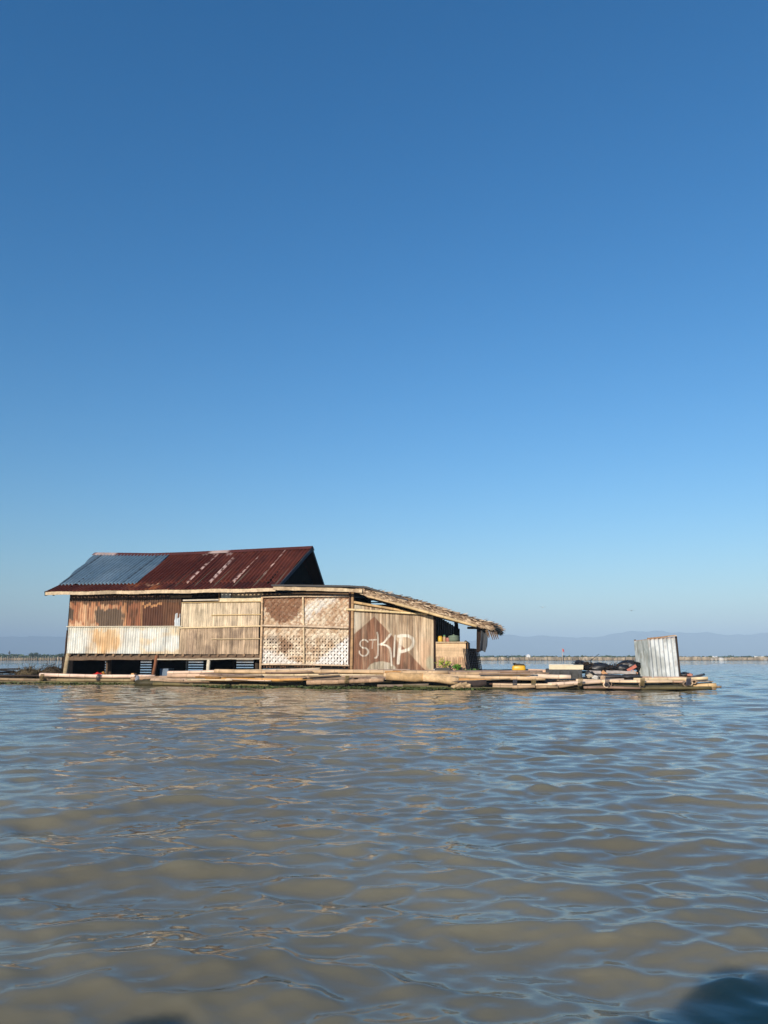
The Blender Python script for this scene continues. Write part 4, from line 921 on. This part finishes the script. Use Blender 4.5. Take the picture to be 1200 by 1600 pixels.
# middle part: stacked long poles
pole(236, 1063.5, 400, 1062, .115, -2.2, K1, v1=-2.4, seed=11); pole(240, 1069, 420, 1071, .085, -2.5, KW * .95); pole(262, 1056.5, 560, 1053.5, .115, -1.8, K1, v1=-2.2, seed=12)
pole(250, 1058.5, 470, 1052.5, .085, -1.5, K2, seed=13); pole(262, 1050.5, 360, 1049, .085, -1.3, K4); pole(340, 1049.5, 500, 1045.5, .085, -1.4, K4)
pole(335, 1049, 700, 1050.5, .105, -2.2, K1, v1=-2.5, seed=16); pole(420, 1047.3, 498, 1047.2, .065, -1.6, S(245, 225, 195)); pole(500, 1047.2, 640, 1047.8, .06, -1.7, K4)
pole(322, 1062.2, 473, 1061.8, .095, -2.6, KO, v1=-2.8, seed=18); pole(320, 1058, 610, 1057.5, .075, -2.55, K3, seed=19); pole(380, 1055.2, 620, 1055.3, .06, -2.45, K4, seed=24)
pole(470, 1050.5, 855, 1054, .105, -2.3, K2, v1=-1.9, seed=21, nodes=.5); pole(590, 1048.5, 848, 1050.5, .08, -2.0, K3, v1=-1.8, seed=22)
pole(600, 1055, 852, 1060, .1, -2.6, K1, v1=-2.3, seed=23); pole(480, 1066, 600, 1063.5, .11, -2.9, K2, mt=M_WOOD, jit=.16, seed=25); pole(560, 1062, 615, 1058, .07, -2.8, K3, mt=M_WOOD, jit=.15)
pole(590, 1071.5, 670, 1070.5, .075, -3.1, K3 * .9); pole(630, 1072, 700, 1073, .06, -3.1, KW); pole(300, 1073, 640, 1075, .05, -2.9, KW * .6, seed=27)
pole(770, 1073, 836, 1072.8, .085, -3.0, K2); pole(837, 1073.8, 872, 1073.8, .07, -2.9, K2 * 1.0); pole(770, 1069, 870, 1070, .055, -2.7, K4 * .95); pole(720, 1068, 800, 1067, .07, -2.6, S(90, 70, 54), mt=M_WOOD)
pole(700, 1075, 800, 1075.5, .04, -3.1, KW * .7)
# right part
pole(828, 1055.5, 892, 1058, .11, -2.35, K4, seed=31, hollow=False); pole(856, 1069, 975, 1063, .095, -2.6, K4, v1=-2.3, seed=32); pole(900, 1063.5, 1050, 1064.5, .075, -2.4, K4, seed=33)
pole(873, 1072.5, 897, 1070.5, .06, -2.7, K2 * .8, hollow=False); pole(912, 1074.5, 1000, 1075, .06, -2.7, K2 * .55, seed=34); pole(958, 1075.5, 1112, 1075.5, .075, -2.5, KW * .9, seed=35)
pole(990, 1062.5, 1106, 1059.5, .085, -1.9, K4, v1=-1.7, seed=36); pole(1030, 1066, 1090, 1064.5, .05, -2.1, K2); pole(1078, 1073.5, 1119, 1072, .135, -2.2, S(232, 200, 140), v1=-2.1, seed=37)
pole(1085, 1077, 1119, 1076.8, .05, -2.4, K2); pole(1100, 1074, 1127, 1073.5, .06, -1.9, K3); pole(1060, 1071.5, 1112, 1068, .06, -1.7, S(40, 40, 60), v1=-1.5)
pole(960, 1058.5, 1070, 1058.5, .06, -1.5, K2); pole(1040, 1059, 1078, 1056, .05, -.9, K3); pole(818, 1048.8, 858, 1049.2, .1, -1.1, K1); pole(865, 1050, 1000, 1051, .07, .3, K3)
for i, px in enumerate((745, 800, 850, 905, 960, 1010, 1060)): pole(px, 1053 + 9 * (px > 830), px + 40, 1050 + 4 * (px > 830), .07, -1.5, K3 * .8, v1=3.2, seed=60 + i)
for i in range(26):     # thin bamboos and broken ends stuck between the long poles
    rs_ = np.random.RandomState(900 + i); x = rs_.uniform(240, 800); L = rs_.uniform(25, 100); L = min(L, 850 - x); y = rs_.uniform(1049, 1064)
    pole(x, y, x + L, y + rs_.uniform(-2.5, 2.5), rs_.uniform(.025, .05), -2.45 - (y - 1049) * .03, [K1, K2, K3, K4, KO][rs_.randint(5)] * rs_.uniform(.5, 1.05), seed=900 + i)
# cross poles seen end-on, with lashings
for i, (x, y, v, r, c) in enumerate(((947.5, 1070, -2.75, .1, K4), (953, 1069, -2.7, .075, K3), (1003, 1070.5, -2.6, .09, K3), (1072, 1069, -2.5, .085, K3), (1078.5, 1068, -2.5, .08, K4), (1085, 1065.5, -2.4, .07, K2), (235, 1068, -1.6, .1, S(90, 76, 62)), (241, 1069, -1.5, .07, S(70, 60, 50)), (214, 1062, -1.2, .06, S(70, 60, 52)), (65, 1063, -1.1, .06, S(80, 70, 50)), (355, 1071, -2.8, .05, S(60, 50, 40)), (462, 1073, -2.95, .055, S(70, 56, 44)), (540, 1072, -2.9, .055, S(50, 40, 34)), (635, 1071, -3.0, .06, S(60, 50, 40)), (905, 1070, -2.7, .06, K3), (720, 1073, -3.0, .08, S(60, 54, 50)), (835, 1066, -2.7, .05, S(150, 150, 120)))):
    A = W(x, y, v); m = MB(); m.tube([A, A + [0.02, 2.4, .02]], r, c, seg=12, nodes=.4, seed=i + 200); build(m, 'cross_pole', M_POLE, raft, smooth=True)
for i, (x, y, v) in enumerate(((804, 1066, -2.72), (833, 1066, -2.72), (948, 1064, -2.8), (1003, 1064, -2.7), (1075, 1063, -2.6), (542, 1060, -2.95), (213, 1058, -1.15), (66, 1057, -1.15), (154, 1057, -1.05), (906, 1064, -2.8))):
    A = W(x, y, v); m = MB()
    for k in range(5):
        a = [A + np.array([.03 * k - .05 + .02 * math.sin(t), -.03 - .05 * math.cos(t), .13 * math.sin(t) - .03]) for t in np.linspace(0, 6.28, 14)]; m.tube(a, .009, S(150, 130, 90) if i % 2 else S(90, 90, 100), seg=5, hollow=False)
    build(m, 'lashing', M_CLOTH, raft)
# deck mats and float bundles beneath
m = MB(); rs = np.random.RandomState(2); s0 = -1.2
while s0 < 16.2:
    w = rs.uniform(.09, .14); fr = -2.0 if s0 < 11 else -1.7; g = (.56 if s0 < 10.7 else .31) + rs.uniform(-.012, .012); m.box((s0, fr, g - .03), (s0 + w - .012, 6.2 if s0 < 9 else 3.4, g), K3 * rs.uniform(.6, 1.1)); s0 += w
build(m, 'deck', M_BAMBOO, raft)
m = MB(); s0 = -19.0
while s0 < -1.2:
    w = rs.uniform(.09, .16); m.box((s0, -.5, .1), (s0 + w - .015, 7.4, .17 + rs.uniform(-.02, .02)), K3 * rs.uniform(.3, .6)); s0 += w
build(m, 'walkway', M_BAMBOO, raft)
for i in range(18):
    v = -2.2 + i * .46; a, b = (-9 if v > -.6 else -5), 15.8 - abs(i - 3) * .12; m = MB(); m.tube([(a + (k * (b - a) / 8), v + .05 * math.sin(k + i), .1 + .02 * math.sin(k * 2 + i)) for k in range(9)], .13, KW * rs.uniform(.2, .4), seg=8, nodes=.5, seed=300 + i); build(m, 'float_pole', M_POLE, raft, smooth=True)  # wet poles, coloured darker still for the shade under the raft edge
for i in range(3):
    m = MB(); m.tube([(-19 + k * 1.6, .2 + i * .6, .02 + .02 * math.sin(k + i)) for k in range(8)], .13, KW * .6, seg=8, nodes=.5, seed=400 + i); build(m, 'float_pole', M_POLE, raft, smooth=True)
m = MB()
for i in range(30): x = -1.0 + i * .57; zj = .4 if x < 10.6 else .17; m.tube([(x, -2.0, zj), (x, 4.5, zj + .02)], .07, K3 * .5, seg=6, hollow=False, seed=i)
build(m, 'joist_layer', M_POLE, raft)

# algae / weed along the waterline (uncountable)
m = MB(); rs = np.random.RandomState(14)
for i in range(2600):
    px = rs.choice([rs.uniform(-20, 240), rs.uniform(300, 760), rs.uniform(600, 700)], p=[.15, .65, .2]); v = (-1.1 if px < 240 else -3.0) - abs(rs.normal(0, .15)); py = np.interp(px, [0, 240, 300, 430, 600, 760], [1065.5, 1068, 1073, 1075.5, 1077, 1078.5]); p = W(px, py, v); p[2] = rs.uniform(-.02, .07)
    c = mixc(np.array([.05, .075, .018]), np.array([.13, .15, .05]), rs.uniform(0, 1)); n0 = rs.normal(size=(4, 3)) * np.array([.06, .05, .025]); m.add(p + n0, [(0, 1, 2, 3)], c)
build(m, 'water_weed', M_LEAF, label='green weed and algae floating along the raft edge', cat='water weed', kind='stuff')

# ================================================================ loose things on the raft
pole(662, 1058.5, 716, 1064, .17, -2.85, S(225, 188, 142), par=None, name='log', nodes=0, jit=.12, mt=M_WOOD, hollow=False, lab='thick pale driftwood log lying against the raft edge below the painted wall', cat='log', group='loose logs', taper=.85, v1=-2.75)
pole(604, 1056.5, 664, 1058.8, .15, -2.82, S(222, 184, 138), par=None, name='log', nodes=0, jit=.12, mt=M_WOOD, hollow=False, lab='pale peeled log with one end under the grey paint dome of the wall', cat='log', group='loose logs', taper=1.05)
pole(716, 1071, 760, 1066, .13, -2.9, S(72, 62, 54), par=None, name='log', nodes=0, jit=.14, mt=M_WOOD, hollow=False, lab='charred dark log half in the water by the raft edge', cat='log', group='loose logs')
m = MB(); p = W(722, 1074, -3.1)
for k in range(7): m.tube([p + np.array([-.35 + .05 * k, 0, -.05 + .02 * k]), p + np.array([-.05 + .06 * k, -.05, .08 + .04 * math.sin(k * 2)])], [.09, .07], S(200, 170, 130) * random.uniform(.5, 1.1), seg=7, jit=.25, hollow=False, seed=k)
build(m, 'root_stump', M_WOOD, label='knotty pale root stump at the waterline between the logs', cat='driftwood')

def jerrycan():
    b = W(811, 1050.5, -1.4); t = thing('jerrycan', b, 'yellow plastic jerrycan with a dark cut top lying on the raft', 'jerrycan')
    n = 20; prof = []
    for i in range(n): a = 2 * math.pi * i / n; prof.append((.24 * np.sign(math.cos(a)) * abs(math.cos(a)) ** .5, .17 * np.sign(math.sin(a)) * abs(math.sin(a)) ** .5))
    V = []; rows = [(.0, .9), (.04, 1.0), (.11, 1.03), (.18, .98), (.22, .9)]
    P = np.array([[(b[0] + x * k, b[1] + y * k, b[2] + z + .02) for x, y in prof + prof[:1]] for z, k in rows]); m = MB(); m.grid(P, S(240, 185, 45)); m.add(P[0, :-1], [tuple(range(n))[::-1]], S(240, 185, 45)); build(m, 'body', M_PLASTIC, t, smooth=True, solid=.008)
    m = MB(); m.blob((b[0] + .01, b[1], b[2] + .22), .22, .15, .085, (.075, .05, .02), seed=3, n=8, amp=.4); build(m, 'torn_top', M_PLASTIC, t, smooth=True)
    m = MB(); m.blob((b[0] - .16, b[1], b[2] + .3), .055, .05, .04, (.02, .018, .015), seed=4, n=6); build(m, 'cap', M_PLASTIC, t)
jerrycan()
def bin_():
    x0 = W(857, 1060, -1.6); b = W(883, 1062, -1.6); t = thing('covered_box', b, 'box draped in grey tarpaulin standing on the raft deck', 'box')
    A = W(853, 1061, -1.6); B = W(909, 1045.5, -1.6); nx = 40; m = MB(); zt = B[2]; zb = A[2] + .02; rows = []
    for i in range(nx + 1):
        x = A[0] + (B[0] - A[0]) * i / nx; f = .03 * math.sin(i * .45) + .012 * math.sin(i * 1.1 + 1); e = .08 * math.exp(-i / 2.5)
        rows.append([(x, -.95, zt), (x, -1.3, zt + .01), (x, -1.58, zt - .02 - e), (x, -1.62 + f, zt - .12 - e), (x, -1.63 + f * 1.7, (zt + zb) / 2), (x, -1.66 + f * 2.2, zb)])
    m.grid(np.array(rows), S(92, 92, 90) * .9, flip=True)
    xr = B[0]; m.add([(xr, -1.6, zb), (xr, -.95, zb), (xr, -.95, zt), (xr, -1.6, zt)], [(0, 1, 2, 3)], S(60, 60, 60) * .6); xl = A[0]; m.add([(xl, -1.62, zb), (xl, -.95, zb), (xl, -.95, zt - .05), (xl, -1.58, zt - .1)], [(3, 2, 1, 0)], S(80, 80, 78))
    m.add([(xl, -.95, zb), (xr, -.95, zb), (xr, -.95, zt), (xl, -.95, zt)], [(3, 2, 1, 0)], S(80, 80, 78)); build(m, 'tarpaulin', M_CLOTH, t, smooth=False, solid=.008)
    m = MB(); m.box(W(858, 1046, -1.55), W(910.5, 1038.8, -1.1), S(240, 225, 192), jit=.012); m.box(W(858, 1038.6, -1.5), W(895, 1037.9, -1.2), S(245, 235, 215)); build(m, 'foam_slab', M_FOAM, label='pale foam slab lying on top of the grey covered box', cat='foam slab')
bin_()
p0 = W(851, 1062, -1.9); p1 = W(866, 1070.5, -1.9)
m = MB(); m.box((p0[0], -1.95, p1[2]), (p1[0], -1.7, p0[2]), S(96, 94, 92), jit=.01); build(m, 'crate', M_PLASTIC, label='small dark grey crate low at the raft edge under the covered box', cat='crate')
def bag(x, y, v, rx, ry, rz, c, lab, seed, cat='bag', mt=None, name='bag', group='dark bags heaped on the raft'):
    p = W(x, y, v); m = MB(); m.blob(p + [0, 0, rz * .6], rx, ry, rz, c, seed=seed, n=12, amp=.45, flat=.6); build(m, name, mt or M_PLASTIC, label=lab, cat=cat, smooth=True, group=group)
bk = (.014, .015, .018)
bag(906, 1041, -.6, .2, .16, .13, bk, 'small rounded black bag behind the foam slab', 1); bag(935, 1048, -.8, .45, .25, .17, (.02, .02, .022), 'wide flat black bag between the foam slab and the grey planks', 2)
bag(950, 1050, -.4, .3, .2, .16, (.02, .022, .028), 'crumpled black bag right of the wide flat one', 3); bag(982, 1046.5, -.6, .42, .3, .2, bk, 'big black bag against the metal cubicle', 4)
bag(972, 1049, -.9, .3, .2, .15, bk, 'low black bag left of the big one by the cubicle', 5); bag(948, 1060, -1.7, .7, .2, .09, (.05, .045, .045), 'flat dark sack under the grey planks', 6); bag(985, 1059.5, -1.6, .35, .2, .08, (.035, .035, .04), 'flat dark sack touching the foot of the cubicle', 8)
bag(932, 1043, -.75, .14, .1, .04, S(160, 140, 120), 'small brown rag on the wide black bag', 9, cat='rag', mt=M_CLOTH, name='rag', group=None)
bag(1071, 1056.5, -.9, .2, .15, .08, bk, 'black bag on the deck just right of the cubicle', 10); bag(921, 1057, -1.75, .16, .12, .12, (.03, .03, .03), 'small black bundle beside the covered box', 12)
bag(1078, 1056.5, -1.0, .1, .08, .06, S(200, 140, 120), 'pinkish rag at the right of the cubicle', 13, cat='rag', mt=M_CLOTH, name='rag', group=None)
for (x0, y0, x1, y1, lab) in ((917, 1049.8, 939, 1050.2, 'grey weathered plank on the deck, the shorter and nearer to the covered box'), (947, 1049.8, 993, 1051, 'long grey weathered plank running to the cubicle')):
    m = MB(); m.beam(W(x0, y0, -1.5), W(x1, y1, -1.5), .3, .1, S(182, 172, 165), seg=6, jit=.006); build(m, 'plank', M_WOOD, label=lab, cat='plank', group='grey planks on the raft')
m = MB(); m.beam(W(940.5, 1049, -1.65), W(947.5, 1055, -1.65), .1, .12, S(232, 175, 125), seg=2, jit=.01); build(m, 'offcut', M_WOOD, label='short orange wood offcut tilted between the two grey planks', cat='offcut')
m = MB(); m.beam(W(980, 1048, -1.2), W(994, 1040.5, -1.2), .12, .1, S(214, 130, 110), seg=2, jit=.01); build(m, 'offcut', M_WOOD, label='reddish board end sloping up against the metal cubicle', cat='offcut')
m = MB(); m.beam(W(987, 1050, -1.4), W(995, 1054.5, -1.4), .1, .16, S(224, 165, 125), seg=2, jit=.01); build(m, 'offcut', M_WOOD, label='orange wooden block at the left foot of the cubicle', cat='offcut')
for (x, y, c, lab) in ((921, 1056, S(205, 190, 165), 'pale crumpled scrap of paper beside the covered box'), (930, 1059, S(220, 215, 205), 'white scrap among the flat sacks'), (942, 1059, S(200, 170, 140), 'tan scrap below the grey planks')):
    p = W(x, y, -1.95); m = MB(); m.blob(p, .1, .06, .07, c, seed=int(x), n=7, amp=.7); build(m, 'scrap', M_CLOTH, label=lab, cat='scrap', group='litter by the covered box')
m = MB(); p = W(781, 1050.5, -1.2); m.blob(p, .22, .12, .04, (.02, .02, .022), seed=2, n=8, amp=.3); build(m, 'sandal', M_PLASTIC, label='flat black object like a sandal left of the yellow jerrycan', cat='sandal', smooth=True)

def net(x, y, v, w, h, lab, seed):
    p = W(x, y, v); rs = np.random.RandomState(seed); m = MB(); m.blob(p + [0, 0, h * .3], w * .8, w * .45, h * .55, (.012, .013, .016), seed=seed, n=9, amp=.5, flat=.6)
    for k in range(60):
        a = rs.uniform(0, 6.28); q = p + np.array([math.cos(a) * w * rs.uniform(.2, 1), math.sin(a) * w * .5, rs.uniform(.1, 1) * h * .8]); pts = [q]
        for i in range(4): q = q + rs.normal(size=3) * np.array([.09, .05, .05]); q[2] = max(q[2], p[2] + .01); pts.append(q)
        m.tube(pts, .009, [np.array([.02, .022, .03]), S(90, 95, 105) * .5, S(120, 100, 80) * .6][rs.randint(3)], seg=4, hollow=False)
    build(m, 'fishing_net', M_CLOTH, label=lab, cat='fishing net', group='fishing nets on the raft')
net(918, 1047, -.9, .28, .3, 'tangled dark fishing net heaped against the right side of the covered box', 5); net(958, 1048.5, -.9, .35, .22, 'low dark fishing net spread behind the long grey plank', 6)
def cubicle():
    b = W(1030, 1062, -1.0); t = thing('metal_cubicle', b, 'small leaning cubicle of pale corrugated metal sheets on the raft end', 'cubicle')
    # near corner, left face receding, right face broad
    vN = -1.5; vL = -.2; vR = -1.05
    nb, ntp = W(1018.5, 1062, vN), W(1012, 998.5, vN); lb, lt = W(996.5, 1061, vL), W(991, 1001, vL); rb, rt = W(1061.5, 1058.5, vR), W(1055, 995.5, vR)
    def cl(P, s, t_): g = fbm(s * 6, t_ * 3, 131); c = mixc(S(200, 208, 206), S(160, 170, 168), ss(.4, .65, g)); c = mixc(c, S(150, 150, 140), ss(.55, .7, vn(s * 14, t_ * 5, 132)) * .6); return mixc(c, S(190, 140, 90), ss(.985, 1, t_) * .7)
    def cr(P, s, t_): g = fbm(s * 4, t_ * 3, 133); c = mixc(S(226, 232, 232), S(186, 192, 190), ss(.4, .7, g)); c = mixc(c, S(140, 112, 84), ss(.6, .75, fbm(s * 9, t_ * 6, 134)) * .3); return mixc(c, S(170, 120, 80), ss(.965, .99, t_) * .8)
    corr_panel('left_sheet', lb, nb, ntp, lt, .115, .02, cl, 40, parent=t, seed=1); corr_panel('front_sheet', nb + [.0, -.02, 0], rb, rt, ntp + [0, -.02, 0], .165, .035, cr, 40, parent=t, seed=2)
    # back sheets and frame
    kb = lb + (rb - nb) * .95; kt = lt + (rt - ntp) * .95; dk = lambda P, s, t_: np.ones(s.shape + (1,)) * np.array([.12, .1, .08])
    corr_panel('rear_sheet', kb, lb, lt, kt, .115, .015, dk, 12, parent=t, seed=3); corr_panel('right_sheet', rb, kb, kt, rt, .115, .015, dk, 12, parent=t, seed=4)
    for a, c in ((rb, rt), (lb, lt), (kb, kt)):
        m = MB(); m.tube([a + [.03, .03, -.02], c + [.03, .03, .04]], .035, S(70, 58, 50), seg=7, hollow=False); build(m, 'corner_post', M_WOOD, t)
    m = MB(); m.beam(ntp + [0, -.0, .02], rt + [0, 0, .05], .06, .05, S(190, 150, 115), seg=5, jit=.008); m.beam(W(1030, 996.3, -1.1), W(1055.5, 993.6, -1.0), .3, .03, S(205, 185, 160), seg=4, jit=.01); build(m, 'top_rail', M_WOOD, t)
cubicle()

# ---- left end: heaps of reeds, red cloth, blue sheet, orange box
def heap(px0, px1, py, v, h, c, lab, seed, n=700, name='reed_heap'):
    rs = np.random.RandomState(seed); A = W(px0, py, v); B = W(px1, py, v); m = MB(); L = B[0] - A[0]
    m.blob(((A[0] + B[0]) / 2, v, A[2]), L / 2 * .95, .5, h * .8, np.array(c) * .5, seed=seed, amp=.3)
    for i in range(n):
        u = rs.uniform(0, 1); hh = h * math.sin(math.pi * min(max(u, .06), .94)) ** .5 * (.7 + .5 * float(vn(u * 6, 0, seed))); p = np.array([A[0] + u * L, v + rs.uniform(-.5, .3), A[2] + hh * rs.uniform(.1, 1)]); d = rs.normal(size=3) * np.array([1, .4, .45]); d /= np.linalg.norm(d); sd = np.cross(d, [0, .3, 1]); sd = sd / np.linalg.norm(sd) * rs.uniform(.006, .018); q = d * rs.uniform(.1, .32)
        m.add([p - sd, p + sd, p + q + sd * .4, p + q - sd * .4], [(0, 1, 2, 3)], np.array(c) * rs.uniform(.4, 1.3))
    build(m, name, M_THATCH, label=lab, cat='reed heap', group='heaps of dead reeds on the raft')
heap(24, 66, 1056, -.1, .36, (.22, .17, .10), 'brown heap of dead reeds on the raft, left of two beside the house', 1); heap(62, 100, 1055, .2, .42, (.17, .13, .085), 'grey brown heap of dead reeds touching the corner stilt', 2); heap(-60, 26, 1060, -.1, .18, (.045, .038, .03), 'low dark rotting reed heap at the left edge', 3)
p = W(151, 1056, -.75); m = MB(); P = []
for i in range(18):
    u = i / 17; P.append([(p[0] - .23 + .46 * u, -.75 + .2 * w, p[2] - .02 + (.16 * math.sin(math.pi * u) ** .5 * (1 - (w - .4) ** 2 * 2) + .02 * math.sin(u * 14 + w * 5))) for w in np.linspace(-.3, 1, 8)])
m.grid(np.array(P), S(205, 50, 45), flip=True); build(m, 'red_cloth', M_CLOTH, label='crumpled red cloth on the raft under the house', cat='cloth', smooth=True, solid=.01)
bag(161, 1055.5, -.5, .09, .07, .1, S(190, 130, 60), 'small brown yellow bundle beside the red cloth', 21, cat='bundle', mt=M_CLOTH, name='bundle', group=None)
m = MB(); m.box(W(204.5, 1056, -.8), W(213, 1051.8, -.6), S(235, 180, 120)); build(m, 'box', M_WOOD, label='small orange tan box on the raft edge under the metal wall', cat='box')
m = MB(); p = W(214.5, 1062, -1.25); m.blob(p + [0, 0, .04], .09, .07, .13, S(150, 155, 165), seed=5, n=8, amp=.5); build(m, 'rope_bundle', M_CLOTH, label='grey knotted rope bundle tied to the raft pole below the tan box', cat='rope')
m = MB(); A = W(250, 1056, .3); B = W(264.5, 1044.5, .3); m.box((A[0], .25, A[2]), (B[0], .7, B[2]), S(110, 128, 148), jit=.02); build(m, 'storage_tub', M_PLASTIC, label='pale blue plastic tub tucked under the house by the rusty stilt', cat='tub')

# ================================================================ BOAT the picture is taken from (behind the camera; its unseen sacks are added to throw the shadows at the lower edge)
def own_boat():
    t = bpy.data.objects.new('boat', None); C.objects.link(t); t.location = (0, -.75, -.1); tag(t, 'narrow dark wooden boat just behind the viewpoint, loaded with added shadow-casting sacks', 'boat')
    n = 40; rows = []
    for i in range(n + 1):
        u = i / n * 2 - 1; x = u * 5; w = .62 * (1 - abs(u) ** 3.2) + .03; z = .28 + .35 * abs(u) ** 3; b = -.12 + .3 * abs(u) ** 3
        rows.append([(x, -.75 - w, z), (x, -.75 - w * .85, (z + b) / 2), (x, -.75 - w * .4, b), (x, -.75, b - .02), (x, -.75 + w * .4, b), (x, -.75 + w * .85, (z + b) / 2), (x, -.75 + w, z)])
    m = MB(); m.grid(np.array(rows), (.10, .065, .04)); o = world_obj('hull', np.concatenate(m.v), m.f, M_WOOD, np.concatenate(m.c), None, None, parent=t); o.modifiers.new('t', 'SOLIDIFY').thickness = .03
    for i, x in enumerate((-3, -1.6, 1.6, 3)):
        m = MB(); m.add([(x - .12, -1.3, .2), (x + .12, -1.3, .2), (x + .12, -.2, .2), (x - .12, -.2, .2), (x - .12, -1.3, .24), (x + .12, -1.3, .24), (x + .12, -.2, .24), (x - .12, -.2, .24)], [(0, 3, 2, 1), (4, 5, 6, 7), (0, 1, 5, 4), (1, 2, 6, 5), (2, 3, 7, 6), (3, 0, 4, 7)], (.16, .11, .07)); world_obj('seat', np.concatenate(m.v), m.f, M_WOOD, np.concatenate(m.c), None, None, smooth=False, parent=t)
own_boat()
def sack(c, rx, ry, rz, lab, seed):  # unseen sack, added only to cast a shadow on the near water
    m = MB(); m.blob(c, rx, ry, rz, (.32, .27, .19), seed=seed, n=14, amp=.22); world_obj('sack', np.concatenate(m.v), m.f, M_CLOTH, np.concatenate(m.c), lab, 'sack', group='added shadow casters in the near boat')
for a in (((-.55, -.6, .38), .5, .42, .36, 'added shadow-casting bottom sack of the tall pile in the near boat', 1), ((-.5, -.55, .82), .44, .36, .3, 'added shadow-casting sack, second from the bottom of the tall pile in the near boat', 2), ((-.55, -.52, 1.17), .36, .3, .24, 'added shadow-casting sack, third up the tall pile in the near boat', 3), ((-.46, -.5, 1.38), .22, .2, .15, 'added small shadow-casting top sack of the tall pile in the near boat', 6),
          ((-2.3, -.65, .4), .4, .38, .4, 'added shadow-casting lower sack of the short pile in the near boat', 4), ((-2.28, -.6, .9), .3, .28, .3, 'added shadow-casting middle sack of the short pile in the near boat', 5), ((-2.3, -.58, 1.25), .19, .18, .15, 'added shadow-casting topmost sack of the short pile in the near boat', 7)):
    sack(*a)

# ================================================================ HAZE
def haze():
    me = bpy.data.meshes.new('haze'); x = 9500; y0, y1 = -3000, 9500; z0, z1 = -1.6, 250.0
    V = [(-x, y0, z0), (x, y0, z0), (x, y1, z0), (-x, y1, z0), (-x, y0, z1), (x, y0, z1), (x, y1, z1), (-x, y1, z1)]
    me.from_pydata(V, [], [(0, 3, 2, 1), (4, 5, 6, 7), (0, 1, 5, 4), (1, 2, 6, 5), (2, 3, 7, 6), (3, 0, 4, 7)])
    m = bpy.data.materials.new('haze'); m.use_nodes = True; n = m.node_tree.nodes; n.clear(); o = n.new('ShaderNodeOutputMaterial'); v = n.new('ShaderNodeVolumePrincipled')
    v.inputs['Color'].default_value = (.47, .66, .87, 1); v.inputs['Density'].default_value = HAZE_D; v.inputs['Anisotropy'].default_value = -0.25
    m.node_tree.links.new(v.outputs[0], o.inputs['Volume']); me.materials.append(m)
    ob = bpy.data.objects.new('haze', me); C.objects.link(ob); tag(ob, 'pale blue haze over the lake', 'haze', kind='stuff')
HAZE_D = .00036
haze()
